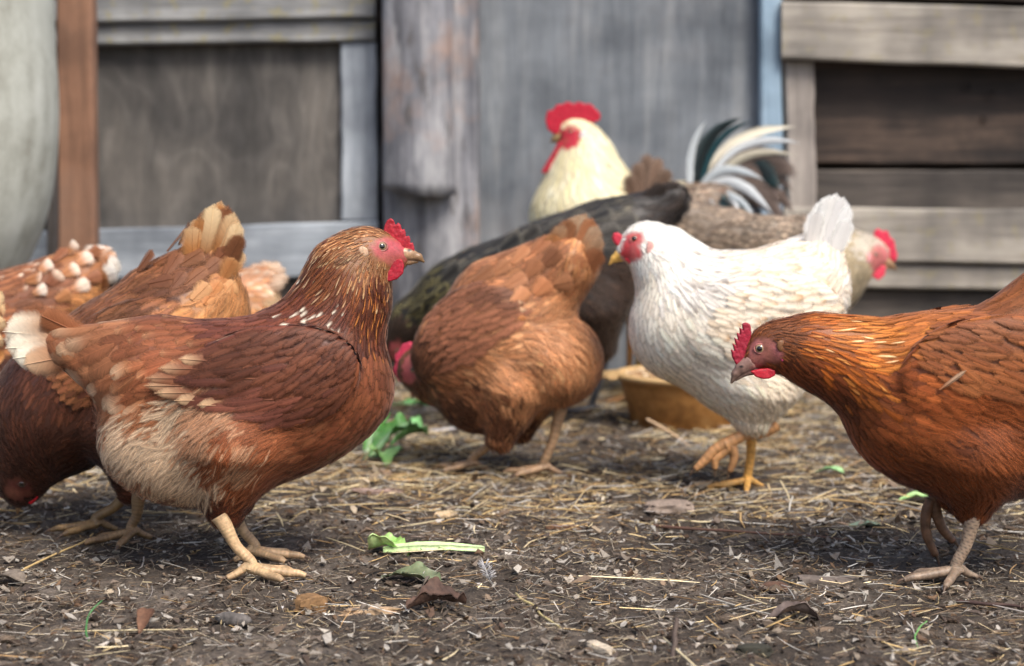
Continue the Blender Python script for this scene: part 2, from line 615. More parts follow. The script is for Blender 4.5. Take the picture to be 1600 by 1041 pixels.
        X = X + b2[:, None, None, :] * sw * Ln * u ** 2
        h0 = (s.rs.rand(N) * 0.0016 + lift)[:, None, None]
        tl = (tilt * (0.6 + 0.8 * s.rs.rand(N)))[:, None, None]
        roll = (s.rs.randn(N) * 0.05)[:, None, None]
        uu, vv = u[..., 0], v[..., 0]
        if kind == 'f':
            H = h0 + tl * L[:, None, None] * uu * (1 - 0.35 * uu) - 0.10 * W[:, None, None] * vv ** 2 * np.ones_like(uu) + roll * vv * W[:, None, None] * 0.5
        else:
            H = h0 + tl * 2.2 * L[:, None, None] * uu + 0 * vv
        X = X.reshape(-1, 3)
        nn, g = grad(s.sdf, X, 0.0015)
        sd = s.sdf(X) / np.maximum(g, 0.4)
        lim = np.repeat(L, R * K)
        cf = np.where(sd > 0, conform, 1.0)
        mv = H.reshape(-1) - cf * np.clip(sd, -lim, lim)
        X = X + nn * mv[:, None]
        C = np.zeros((N, R, K, 3))
        for q in np.unique(pidx):
            m = pidx == q
            C[m] = feather_cols(names[q], int(m.sum()), U, Vv, s.rs) * np.exp((fbm(P[m] * 26 + 3.7, 2) - 0.5) * 2 * PAL[names[q]]['mot'])[:, None, None, None]
        if kind == 'd':
            C = 0.22 * C + 0.78 * np.array([PAL[q]['b'].mean(0) for q in names])[pidx][:, None, None, :] * np.exp((fbm(P * 40 + 1.7, 2) - 0.5) * 1.0)[:, None, None, None]
        C = np.clip(C, 0.002, 0.9)
        UV = np.stack(np.broadcast_arrays(vv * 50 * W[:, None, None] * prof[None, :, None], (uu * L[:, None, None] * 100 + 0 * vv)), -1).reshape(-1, 2)
        base = (np.arange(N) * R * K)[:, None, None]
        i = np.arange(R - 1)[None, :, None]; j = np.arange(K - 1)[None, None, :]
        a0 = base + i * K + j
        F = np.stack([a0, a0 + K, a0 + K + 1, a0 + 1], -1).reshape(-1, 4)
        # soft shading: vane normals lean on the body's own curvature
        Xg = X.reshape(N, R, K, 3)
        gu = np.gradient(Xg, axis=1); gv = np.gradient(Xg, axis=2)
        gn = np.cross(gu, gv); gn /= np.linalg.norm(gn, axis=-1, keepdims=True) + 1e-12
        gn = gn.reshape(-1, 3); gn = gn * np.sign((gn * nn).sum(1))[:, None]
        sn = nn * 0.6 + gn * 0.4; sn /= np.linalg.norm(sn, axis=1)[:, None] + 1e-9
        if kind == 'f': al = np.minimum(1.2 * (1 - np.abs(vv)), np.interp(uu, [0, .6, .9, 1], [1, 1, .45, 0])) + 0 * h0
        else: al = np.minimum(0.55 * (1 - np.abs(vv)) + 0.03, np.interp(uu, [0, .5, 1], [1, 1, .1])) + 0 * h0
        return X, F, C.reshape(-1, 3), UV, sn, np.ascontiguousarray(al).reshape(-1)
    def plumage(s, anchors, wing_poly=None, wing_anchors=None, face=None, nofeather=None, fluff=1.0):
        s.mesh()
        A = s.set_anchors(anchors)
        names = [a[4] for a in A]
        rs = s.rs
        P = s.sample(26000)
        n, _ = grad(s.sdf, P)
        T, L, W, fl, pi = s.interp(A, P, n)
        wing = np.zeros(len(P), bool)
        def local_poly(poly):
            return np.array([s.hit(*q)[0] for q in poly])[:, [0, 2]]
        if wing_poly is not None:
            wp = local_poly(wing_poly)
            wing = (poly_sd(P[:, [0, 2]], wp) < 0) & (np.abs(P[:, 1]) > 0.025)
            WA = s.set_anchors(wing_anchors)
            T2, L2, W2, _, pi2 = s.interp(WA, P[wing], n[wing])
            T[wing], L[wing], W[wing], pi[wing] = T2, L2, W2, pi2 + len(names)
            fl[wing] = 0
            names = names + [a[4] for a in WA]
        s.facep = None
        skip = np.zeros(len(P), bool)
        if face is not None:
            s.facep = np.array([s.P(*q, s.near * 0.016) for q in face])[:, [0, 2]]
            skip |= (poly_sd(P[:, [0, 2]], s.facep) < 0.0015)
        ok = ~skip
        P, n, T, L, W, fl, pi, wing = (q[ok] for q in (P, n, T, L, W, fl, pi, wing))
        W = W * 1.22
        r = 0.44 * np.sqrt(L * W) / math.sqrt(s.dens)
        kp = s.poisson(P, r)
        P, n, T, L, W, fl, pi, wing = (q[kp] for q in (P, n, T, L, W, fl, pi, wing))
        L = L * (0.75 + 0.5 * rs.rand(len(L))); W = W * (0.8 + 0.4 * rs.rand(len(W)))
        def put(name, m, lift, tilt, extra_fluff):
            V, F, C, UVs, nv, NN, AL = [], [], [], [], 0, [], []
            X, f, c, uv, sn, al = s.strands(P[m], T[m], n[m], L[m], W[m], pi[m], names, 'f', name, lift, tilt)
            V.append(X); F.append(f); C.append(c); UVs.append(uv); nv = len(X); NN.append(sn); AL.append(al)
            if extra_fluff:
                cnt = np.floor(fl[m] * s.flf * fluff + rs.rand(m.sum())).astype(int)
                idx = np.repeat(np.where(m)[0], cnt)
                if len(idx):
                    jit = rs.randn(len(idx), 3) * (W[idx] * 0.45)[:, None]
                    Pj = P[idx] + jit - n[idx] * (jit * n[idx]).sum(1)[:, None]
                    X, f, c, uv, sn, al = s.strands(Pj, T[idx], n[idx], L[idx] * (0.5 + 0.5 * rs.rand(len(idx))), L[idx] * (0.14 + 0.16 * rs.rand(len(idx))), pi[idx], names, 'd', name, 0.0008, 0.032, conform=0.8)
                    V.append(X); F.append(f + nv); C.append(c); UVs.append(uv); NN.append(sn); AL.append(al)
            o = mk(name, np.concatenate(V), [np.concatenate(F)], M_FEATHER, s.root, col=np.concatenate(C), uv=np.concatenate(UVs), nrm=np.concatenate(NN), alpha=np.concatenate(AL))
            return o
        o = put('plumage', ~wing, 0.0, s.tilt, True)
        o['kind'] = 'stuff'
        s.wings = {}
        if wing.any():
            for sgn in (-1, 1):
                m = wing & (P[:, 1] * sgn > 0)
                if m.any():
                    s.wings[sgn] = put('wing', m, 0.003, s.tilt * 0.66, False)
        # colour of the skin / under-feather layer of the body
        nv, _ = grad(s.sdf, s.V)
        _, _, _, _, p0 = s.interp(A, s.V, nv)
        mc = np.array([PAL[a[4]]['b'].mean(0) * 0.8 for a in A])
        s.VC = mc[p0]
    def plume(s, base, tip, width, pname, name='tail_feather', ctrl=None, lat=(0.0, 0.0), lean=0.25, parent=None, prof='tail', hitbase=False, lift=0.0, rows=14, curl=0.0):
        """one long feather as an object of its own; base/tip/ctrl in photo pixels, lat in metres"""
        if hitbase:
            b, _ = s.hit(*base); t, ok = s.hit(*tip)
            nb, _g = grad(s.sdf, np.array([b, t]))
            b = b + nb[0] * lift * 0.35; t = t + (nb[1] if ok else nb[0]) * lift * 1.4
            if not ok: t[1] = b[1] * 0.98
            if lat[0] < 0: b[1], t[1] = -b[1], -t[1]
            c = (b + t) / 2
            nrm = nb[0] * (np.array([1, -1, 1]) if lat[0] < 0 else 1)
        else:
            b = s.P(*base, lat[0]); t = s.P(*tip, lat[1])
            c = s.P(*ctrl, (lat[0] + lat[1]) / 2) if ctrl is not None else (b + t) / 2
            nrm = np.array([0, 1.0, 0])
        L = np.linalg.norm(t - b)
        U = np.linspace(0, 1, rows); Vv = np.linspace(-1, 1, 7)
        path = (1 - U)[:, None] ** 2 * b + 2 * (U * (1 - U))[:, None] * c + (U ** 2)[:, None] * t
        Tg = np.gradient(path, axis=0); Tg /= np.linalg.norm(Tg, axis=1)[:, None]
        wd = np.cross(nrm, Tg); wd /= np.linalg.norm(wd, axis=1)[:, None]
        nn = np.cross(Tg, wd)
        sg = 1.0 if (lat[1] if lat[1] else s.near) > 0 else -1.0
        if hitbase: sg = 1.0
        la = lean * sg
        wd2 = wd * math.cos(la) + nn * math.sin(la); nn2 = np.cross(Tg, wd2)
        if prof == 'tail': w = np.interp(U, [0, .15, .6, .85, .95, 1], [.35, .6, 1, .92, .6, .08])
        elif prof == 'sickle': w = np.interp(U, [0, .15, .5, .8, 1], [.5, .9, 1, .7, .05])
        else: w = np.interp(U, [0, .2, .7, .9, 1], [.6, .9, 1, .75, .12])
        w = w * width / 1000 / 2
        rag = 1 + 0.06 * s.rs.randn(rows, 7)
        X = path[:, None] + wd2[:, None] * (Vv[None, :, None] * w[:, None, None] * rag[..., None]) - nn2[:, None] * sg * (0.22 * (Vv ** 2)[None, :, None] * w[:, None, None])
        C = feather_cols(pname, 1, U, Vv, s.rs)[0]
        uv = np.stack(np.broadcast_arrays(Vv[None] * w[:, None] * 100, U[:, None] * L * 100 + 0 * Vv[None]), -1)
        i = np.arange(rows - 1)[:, None]; j = np.arange(6)[None]
        a0 = i * 7 + j
        F = np.stack([a0, a0 + 1, a0 + 8, a0 + 7], -1).reshape(-1, 4)
        # quill
        Vq, Fq = tube(path + nn2 * sg * 0.0004, np.linspace(0.0009, 0.0003, rows), 5, cap=False)
        Cq = np.repeat(C[:, 3], 5, 0) * 0.75
        V = np.concatenate([X.reshape(-1, 3), Vq])
        C = np.concatenate([C.reshape(-1, 3), Cq])
        uv = np.concatenate([uv.reshape(-1, 2), np.zeros((len(Vq), 2))])
        al = np.minimum(1.6 * (1 - np.abs(Vv))[None], np.interp(U, [0, .9, 1], [1, 1, .1])[:, None]).reshape(-1)
        return mk(name, V, [F, Fq[0] + rows * 7], M_FEATHER, parent or s.root, col=C, uv=uv, alpha=np.concatenate([al, np.ones(len(Vq))]))
    def tail(s, feathers, pname, width=26, spread=0.03):
        """feathers: list of (base px, tip px[, palette[, width]]) ; laid alternately left and right"""
        for i, f in enumerate(feathers):
            pn = f[2] if len(f) > 2 and f[2] else pname
            wd = f[3] if len(f) > 3 else width
            sg = s.near if i % 2 == 0 else -s.near
            k = 0.25 + 0.75 * (i / max(1, len(feathers) - 1))
            s.plume(f[0], f[1], wd, pn, lat=(sg * 0.008, sg * spread * k), lean=0.16)
    def fan(s, bases, tips, pname, width=30, lat0=0.012, lat1=0.034, alt=None):
        """an upright folded tail: overlapping quills on both sides, laid from the outer edge to the middle"""
        for side in (s.near, -s.near):
            n = len(tips)
            for i, (bs, tp) in enumerate(zip(bases, tips)):
                o = 1 - abs(2 * i / (n - 1) - 1)
                s.plume(bs, tp, width * (0.9 + 0.2 * s.rs.rand()), alt if alt and i % 3 == 2 else pname, lat=(side * lat0, side * (lat1 - 0.012 * i / n + 0.003 * s.rs.randn())), lean=0.22, rows=12)
    def ruffle(s, pts, ang, length, width, names, lift=0.006):
        """large raised contour feathers, each its own object"""
        for i, (x, y) in enumerate(pts):
            a = math.radians(ang + s.rs.randn() * 9); l = length * (0.85 + 0.3 * s.rs.rand())
            s.plume((x, y), (x + l * math.cos(a), y - l * math.sin(a)), width * (0.85 + 0.3 * s.rs.rand()), names[i % len(names)], 'back_feather', hitbase=True, lift=lift, lean=0.08, rows=9)
    # --- head
    def slab(s, name, poly, thick, mat, col, lat=0.0, h=0.0009, noise=0.0005, tilt=0.0, parent=None, grad_col=None):
        pl = np.array([s.P(*q, lat) for q in poly])[:, [0, 2]]
        lo2, hi2 = pl.min(0) - 0.004, pl.max(0) + 0.004
        rr = min(thick * 0.8, 0.0016)
        cz = pl[:, 1].max()
        def f(P):
            d2 = poly_sd(P[:, [0, 2]], pl)
            y = P[:, 1] - lat - tilt * (cz - P[:, 2]) * np.sign(lat if lat else 1)
            a = np.maximum(d2 + rr, 0); b = np.maximum(np.abs(y) - (thick - rr), 0)
            return np.sqrt(a * a + b * b) - rr + (fbm(P * 300, 2) - 0.5) * noise * 2
        if s.cols < 5: h = 0.0016
        yy = thick + 0.004 + abs(tilt) * (hi2[1] - lo2[1])
        V, Q = surface_nets(f, (lo2[0], lat - yy, lo2[1]), (hi2[0], lat + yy, hi2[1]), h)
        c = np.array(col) * (0.82 + 0.36 * vnoise(V * 260))[:, None]
        return mk(name, V, [Q], mat, parent or s.root, col=c)
    def head(s, H):
        red = lin(H.get('red', (176, 40, 52)))
        fc = lin(H.get('facecol', (186, 88, 92)))
        sd = poly_sd(s.V[:, [0, 2]], s.facep)
        k = np.clip(0.5 - sd / 0.004, 0, 1)[:, None]
        nz = fbm(s.V * 190, 3)[:, None]
        nz2 = fbm(s.V * 70 + 9, 2)[:, None]
        skin = (fc * (1 - 0.55 * np.clip(nz2 * 2.4 - 0.9, 0, 1)) + lin(H.get('face2', (150, 96, 72))) * 0.55 * np.clip(nz2 * 2.4 - 0.9, 0, 1)) * (0.7 + 0.6 * nz)
        s.VC = s.VC * (1 - k) + skin * k
        s.V = s.V + 0.0011 * k * (fbm(s.V * 260, 2)[:, None] - 0.5) * 2 * grad(s.sdf, s.V)[0]
        if 'comb' in H: s.slab('comb', H['comb'], H.get('combt', 0.0036), M_COMB, red, noise=0.0007)
        if 'wattle' in H:
            for sg in (1, -1):
                s.slab('wattle', H['wattle'], 0.0032, M_COMB, lin(H.get('wred', (178, 30, 48))), lat=sg * s.near * H.get('wlat', 0.010), tilt=0.12)
        # beak
        for key in ('beak', 'lower'):
            if key not in H: continue
            pts = [(s.P(x, y), r / s.s) for x, y, r in H[key]]
            def f(P):
                acc = None
                for (a, ra), (b, rb) in zip(pts[:-1], pts[1:]):
                    w = (P - a) * np.array([1, 1.15, 1]); e = b - a
                    t = np.clip((w @ e) / (e @ e + 1e-12), 0, 1)
                    d = np.sqrt(((w - t[:, None] * e) ** 2).sum(1)) - (ra + (rb - ra) * t)
                    acc = d if acc is None else smin(acc, d, 0.002)
                return acc
            Pa = np.array([p for p, _ in pts]); R = max(r for _, r in pts) + 0.004
            V, Q = surface_nets(f, Pa.min(0) - R, Pa.max(0) + R, 0.001 if s.cols == 5 else 0.0018)
            t = np.clip(((V - pts[0][0]) @ (pts[-1][0] - pts[0][0])) / ((pts[-1][0] - pts[0][0]) ** 2).sum(), 0, 1)[:, None]
            c0, c1 = lin(H.get('beak0', (190, 150, 118))), lin(H.get('beak1', (120, 92, 62)))
            c = c0 * (1 - t) + c1 * t
            c = c * (0.75 + 0.5 * fbm(V * 300, 3))[:, None]
            if 'nostril' in H and key == 'beak':
                h = s.P(*H['nostril'], 0)
                m = np.clip(1.5 - np.sqrt((((V - h) * [1, 0, 1.6]) ** 2).sum(1)) / 0.0024, 0, 1)[:, None]
                c = c * (1 - m) + lin((38, 28, 26)) * m
            mk('beak' if key == 'beak' else 'lower_beak', V, [Q], M_HORN, s.root, col=c)
        # eyes with lids
        er = H.get('er', 0.0062)
        hp, _ = s.hit(*H['eye'])
        nrm = grad(s.sdf, hp[None])[0][0]
        nrm = nrm * np.array([0.5, 1, 0.5]); nrm /= np.linalg.norm(nrm)
        for sg in (1, -1):
            fl = np.array([1, sg, 1]); nn = nrm * fl; c = (hp - nrm * er * 0.72) * fl
            a = np.cross(nn, [0, 0, 1.0]); a /= np.linalg.norm(a); b = np.cross(nn, a)
            th = np.linspace(0, math.pi, 30)[:, None]; ph = np.arange(24)[None] * 2 * math.pi / 24
            V = (c + er * (np.cos(th)[..., None] * nn + np.sin(th)[..., None] * (np.cos(ph)[..., None] * a + np.sin(ph)[..., None] * b)))
            tt = np.repeat(th, 24, 1)
            col = np.where((tt < 0.44)[..., None], lin((10, 9, 9)), np.where((tt < 0.86)[..., None], lin(H.get('iris', (160, 136, 104))) * (0.8 + 0.35 * np.clip((tt - 0.44) / 0.4, 0, 1))[..., None], lin((52, 38, 34))))
            i = np.arange(29)[:, None]; j = np.arange(24)[None]
            Q = np.stack([i * 24 + j, (i + 1) * 24 + j, (i + 1) * 24 + (j + 1) % 24, i * 24 + (j + 1) % 24], -1).reshape(-1, 4)
            mk('eye', V.reshape(-1, 3), [Q], M_EYE, s.root, col=col.reshape(-1, 3))
            # lid ring
            q = np.arange(25) * 2 * math.pi / 24
            lr = er * 0.98
            path = c + nn * er * 0.52 + (np.cos(q)[:, None] * a * 1.0 + np.sin(q)[:, None] * b * 0.82) * lr
            V, F = tube(path, np.full(25, er * 0.2) * (1 + 0.15 * np.sin(q * 5)), 8, cap=False)
            mk('eyelid', V, F, M_SKIN, s.root, col=np.broadcast_to(lin(H.get('lid', (170, 104, 98))), (len(V), 3)))
        if 'ear' in H:
            x, y, rx, rz = H['ear']
            hp, _ = s.hit(x, y)
            for sg in (1, -1):
                u = np.linspace(0, math.pi, 12)[:, None]; v = np.arange(16)[None] * 2 * math.pi / 16
                S = np.stack([np.sin(u) * np.cos(v) * rx / s.s, np.sin(u) * np.sin(v) * 0.0020, np.cos(u) * rz / s.s + 0 * v], -1).reshape(-1, 3)
                S = S * (0.85 + 0.3 * vnoise(S * 300))[:, None]
                V = S + hp * np.array([1, sg, 1])
                i = np.arange(11)[:, None]; j = np.arange(16)[None]
                Q = np.stack([i * 16 + j, (i + 1) * 16 + j, (i + 1) * 16 + (j + 1) % 16, i * 16 + (j + 1) % 16], -1).reshape(-1, 4)
                mk('earlobe', V, [Q], M_COMB, s.root, col=np.broadcast_to(lin(H.get('earcol', (205, 170, 140))), (len(V), 3)))
    # --- legs (joined into the body mesh)
    def legtube(s, pts, r0, col, n=34, ringed=True, net=False, claw=True, radii=None):
        if net: n = 130
        p = smooth_path(pts, n)
        u = np.linspace(0, 1, n)
        r = np.interp(u, np.linspace(0, 1, len(radii)), radii) if radii is not None else np.full(n, r0)
        seg = np.linalg.norm(np.diff(p, axis=0), axis=1).sum()
        per = max(4, int(seg / (0.0052 if net else 0.0034)))
        ph = (u * per) % 1.0
        rr = r * (1 + (0.04 * (0.5 - ph) if ringed else 0))
        m = 12
        V, F = tube(p, rr, m)
        c = np.repeat((np.array(col)[None] * (0.72 + 0.34 * np.sin(np.pi * np.clip(ph, 0.02, 1)))[:, None]), m, 0)
        if net:
            th = np.tile(np.arange(m), n); ri = np.repeat((u * per), m)
            z = np.minimum(np.abs(((ri + th * 0.5) % 1.0) - 0.5), np.abs(((ri - th * 0.5) % 1.0) - 0.5)) * 2
            c = c * (0.22 + 0.98 * np.clip(z * 3.0, 0, 1))[:, None]
        c = c * (0.7 + 0.6 * fbm(V[:len(c)] * 150, 2))[:, None]
        dirt = np.clip((fbm(V[:len(c)] * 90 + 4, 3) - 0.38) * 5, 0, 1) * np.clip((0.05 - V[:len(c), 2]) / 0.045, 0, 1)
        c = c * (1 - 0.5 * dirt[:, None]) + lin((74, 58, 46)) * 0.5 * dirt[:, None]
        c = np.concatenate([c, c[:1], c[-1:]])
        s.extra.add(V, F, c)
        if claw:
            d = p[-1] - p[-3]; d /= np.linalg.norm(d)
            q = smooth_path([p[-1] - d * 0.003, p[-1] + d * 0.005 + [0, 0, 0.0015], p[-1] + d * 0.011 - [0, 0, 0.003]], 6)
            V, F = tube(q, np.linspace(r[-1] * 0.8, 0.0005, 6), 8)
            s.extra.add(V, F, lin((96, 76, 62)))
    def foot(s, hock, gpx, head=0.0, col=(198, 160, 120), size=1.0, net=False, lat=0.04, toes=(-33, 0, 31), shank_r=0.0068):
        """standing leg: hock in photo px, foot centre as ground photo px, heading in degrees in the bird's own frame"""
        col = lin(col)
        g = s.G(*gpx); g[2] = 0
        h = s.P(*hock, g[1])
        a = g + np.array([0, 0, 0.016])
        up = h + (h - a) * 0.25
        mid = (a + h) / 2 + np.array([-0.002, 0, 0])
        s.legtube([up, h, mid, a + (0.0, 0, 0.006), a - (0, 0, 0.003)], 0.0065, col, 46, net=net, claw=False,
                  radii=np.array([.010, .0088, .0066, .0064, .0086]) * size * shank_r / 0.0068)
        for q, ln in zip(toes, (0.046, 0.060, 0.048)):
            t = math.radians(head + q)
            d = np.array([math.cos(t), math.sin(t), 0]) * ln * size
            z = np.array([0, 0, 1.0])
            s.legtube([a - (0, 0, 0.002), g + d * 0.32 + z * 0.0115, g + d * 0.62 + z * 0.0085, g + d * 0.85 + z * 0.0075, g + d + z * 0.0045], 0.005, col, 30,
                      radii=np.array([.0066, .0049, .0048, .0042, .0030]) * size, net=False)
        t = math.radians(head + 180 + 18)
        d = np.array([math.cos(t), math.sin(t), 0]) * 0.026 * size
        s.legtube([a + (0, 0, 0.004), g + d * 0.5 + (0, 0, 0.010), g + d + (0, 0, 0.004)], 0.004, col, 16, radii=np.array([.0055, .0045, .0032]) * size)
    def finish(s):
        if s.extra.n:
            V = np.concatenate([s.V] + s.extra.V)
            C = np.concatenate([s.VC] + s.extra.C)
            F = [s.Q]
            off = len(s.V)
            Fq = [f + off for f in s.extra.F.get(4, [])]; Ft = [f + off for f in s.extra.F.get(3, [])]
            F = [np.concatenate([s.Q] + Fq)] + ([np.concatenate(Ft)] if Ft else [])
        else:
            V, C, F = s.V, s.VC, [s.Q]
        s.body = mk('body', V, F, M_SKIN, s.root, col=C)

# ------------------------------------------------------------------ plumage palettes (feather colours)
pal('a_head', [(150, 92, 54), (172, 118, 78), (128, 74, 42)], 0.2, tip=(205, 165, 125), tp=0.35)
pal('a_neck', [(128, 66, 34), (108, 52, 30), (146, 80, 42)], 0.2, st=(206, 166, 130), sp=0.24, edge=(84, 40, 26), ea=0.4)
pal('a_neckw', [(118, 60, 40), (98, 46, 32)], 0.2, tip=(240, 220, 202), tp=0.46, tr=(0.58, 0.8), edge=(80, 40, 28), ea=0.4)
pal('a_neckg', [(104, 48, 24), (84, 38, 22)], 0.22, st=(190, 112, 48), sp=0.38, edge=(66, 30, 20), ea=0.55)
pal('a_breast', [(136, 70, 43), (126, 64, 39), (144, 77, 47)], 0.06, edge=(176, 110, 74), ea=0.42)
pal('a_flank', [(142, 76, 46), (158, 92, 60), (128, 64, 40)], 0.14, edge=(190, 130, 92), ea=0.35)
pal('a_thigh', [(150, 82, 48), (134, 68, 40)], 0.12, edge=(176, 108, 70), ea=0.3)
pal('a_dark', [(86, 42, 28), (100, 50, 32)], 0.12)
pal('a_cream', [(214, 176, 146), (200, 156, 124), (222, 190, 164)], 0.08, edge=(226, 204, 186), ea=0.3)
pal('a_mixcream', [(176, 118, 84), (198, 156, 128), (156, 92, 60)], 0.10, edge=(210, 172, 144), ea=0.3)
pal('a_back', [(112, 56, 40), (98, 48, 36), (126, 66, 46)], 0.14, edge=(142, 82, 58), ea=0.35)
pal('a_saddle', [(136, 74, 46), (126, 66, 41), (146, 82, 52)], 0.08, tip=(186, 128, 92), tp=0.4, tr=(0.7, 1.0), edge=(176, 112, 76), ea=0.4)
pal('a_cov', [(152, 88, 56), (172, 108, 72)], 0.10, tip=(226, 186, 154), tp=0.5, tr=(0.35, 1.0), edge=(176, 112, 78), ea=0.5)
pal('a_tail', [(192, 136, 98), (176, 118, 80)], 0.08, tip=(246, 230, 214), tp=1.0, tr=(0.45, 0.85))
pal('a_wing', [(102, 54, 37), (94, 49, 34), (110, 60, 41)], 0.06, edge=(124, 72, 50), ea=0.22, mot=0.5)
pal('a_wingr', [(98, 52, 42), (112, 60, 46)], 0.10, edge=(134, 80, 60), ea=0.3, mot=0.45)
pal('a_flight', [(122, 68, 48), (140, 84, 60)], 0.08, tip=(214, 170, 134), tp=1.0, tr=(0.74, 1.0), edge=(156, 100, 70), ea=0.3)
# orange hen on the right
pal('b_head', [(112, 60, 32), (128, 72, 40)], 0.16, edge=(150, 92, 58), ea=0.3)
pal('b_neck', [(160, 82, 30), (144, 72, 26), (172, 92, 36)], 0.12, st=(206, 138, 74), sp=0.18, edge=(116, 58, 22), ea=0.45)
pal('b_neckw', [(182, 108, 48), (166, 92, 38)], 0.14, st=(236, 196, 150), sp=0.16, edge=(140, 74, 30), ea=0.4)
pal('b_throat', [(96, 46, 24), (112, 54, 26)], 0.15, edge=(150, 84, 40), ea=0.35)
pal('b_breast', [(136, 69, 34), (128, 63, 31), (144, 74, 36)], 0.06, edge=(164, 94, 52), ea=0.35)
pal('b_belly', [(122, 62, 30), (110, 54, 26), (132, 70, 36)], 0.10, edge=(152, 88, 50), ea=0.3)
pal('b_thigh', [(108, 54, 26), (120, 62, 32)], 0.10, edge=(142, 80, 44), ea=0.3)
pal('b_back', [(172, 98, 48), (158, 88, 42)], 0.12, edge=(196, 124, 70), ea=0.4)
pal('b_saddle', [(150, 86, 48), (136, 76, 42)], 0.12, edge=(186, 122, 78), ea=0.45)
pal('b_wing', [(136, 76, 42), (128, 70, 39), (142, 82, 46)], 0.05, edge=(166, 104, 64), ea=0.35, mot=0.4)
pal('b_loose', [(150, 90, 56)], 0.05, tip=(206, 170, 144), tp=1.0, tr=(0.2, 0.7))
pal('b_tail', [(128, 70, 40)], 0.1, edge=(180, 116, 74), ea=0.4)
# brown hen pecking behind
pal('d_back', [(122, 70, 44), (104, 58, 38), (136, 82, 52)], 0.14, edge=(160, 102, 66), ea=0.35)
pal('d_rump', [(186, 120, 70), (168, 102, 56), (200, 138, 90)], 0.12, edge=(206, 158, 112), ea=0.4)
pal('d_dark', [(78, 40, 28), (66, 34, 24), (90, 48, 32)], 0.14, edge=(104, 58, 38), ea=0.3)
pal('d_tail', [(180, 112, 62), (194, 126, 72)], 0.1, tip=(250, 214, 170), tp=0.8, tr=(0.5, 1.0), edge=(206, 154, 106), ea=0.4)
# centre brown hen
pal('c_back', [(166, 100, 64), (150, 88, 56), (180, 114, 76)], 0.22, edge=(176, 116, 80), ea=0.4)
pal('c_wing', [(142, 84, 60), (130, 76, 54)], 0.10, edge=(156, 100, 74), ea=0.35)
pal('c_fluff', [(192, 122, 78), (172, 106, 66), (210, 146, 102)], 0.22, edge=(200, 142, 104), ea=0.35)
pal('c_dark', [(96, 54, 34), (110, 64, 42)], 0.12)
pal('c_tail', [(192, 118, 68), (204, 134, 84)], 0.1, tip=(214, 176, 146), tp=0.5, tr=(0.5, 1.0))
# white hen
pal('w_neck', [(246, 240, 230), (240, 234, 224)], 0.03, st=(170, 162, 156), sp=0.10)
pal('w_neckb', [(230, 224, 216), (222, 214, 204)], 0.05, st=(140, 130, 122), sp=0.26)
pal('w_breast', [(246, 236, 220), (242, 230, 212)], 0.03)
pal('w_wing', [(238, 224, 204), (232, 212, 186)], 0.05, tip=(206, 160, 112), tp=0.16, tr=(0.5, 1.0))
pal('w_back', [(236, 228, 218), (226, 208, 186)], 0.05, tip=(200, 168, 132), tp=0.18, tr=(0.5, 1.0))
pal('w_fluff', [(238, 224, 202), (230, 214, 192)], 0.04)
pal('w_tail', [(244, 242, 238), (236, 234, 232)], 0.03)
# dark hen
pal('h_back', [(24, 24, 26), (56, 50, 44), (34, 32, 32)], 0.45, edge=(126, 122, 112), ea=0.6, tip=(120, 112, 96), tp=0.3, tr=(0.5, 0.9))  # grey edges: feather lacing plus gloss highlights put into the colour
pal('h_lace', [(30, 29, 30), (40, 36, 34)], 0.2, edge=(132, 126, 112), ea=0.8)
pal('h_neck', [(40, 36, 26), (28, 26, 22)], 0.4, edge=(190, 176, 116), ea=0.7)
pal('h_rump', [(66, 50, 40), (52, 40, 34)], 0.16, edge=(92, 74, 60), ea=0.3)
pal('h_tail', [(44, 40, 40), (58, 50, 46)], 0.12)
# rooster
pal('r_neck', [(238, 226, 184), (232, 218, 170), (244, 234, 204)], 0.04, edge=(248, 240, 214), ea=0.3)
pal('r_body', [(120, 100, 84), (100, 84, 72)], 0.15, bar=(178, 160, 140))
pal('r_wing', [(110, 88, 74), (130, 106, 90)], 0.12, edge=(176, 152, 134), ea=0.45)
pal('r_black', [(26, 34, 36), (34, 40, 42)], 0.1, edge=(40, 96, 100), ea=0.35)
pal('r_teal', [(22, 84, 92), (34, 60, 66)], 0.1, edge=(30, 36, 40), ea=0.4)
pal('r_white', [(222, 226, 228), (206, 214, 218)], 0.06, edge=(236, 238, 236), ea=0.3)
pal('r_cream', [(206, 198, 178)], 0.06, edge=(226, 220, 206), ea=0.3)
pal('r_brown', [(104, 88, 80), (88, 76, 70)], 0.1, edge=(140, 122, 112), ea=0.4)
# speckled hen
pal('s_body', [(128, 110, 94), (112, 96, 82)], 0.14, bar=(176, 156, 134))
pal('s_back', [(148, 130, 112), (132, 116, 100)], 0.12, bar=(112, 96, 82))
pal('s_neck', [(186, 168, 138), (168, 150, 118)], 0.1, edge=(204, 190, 164), ea=0.3)
pal('s_head', [(206, 194, 176)], 0.08)
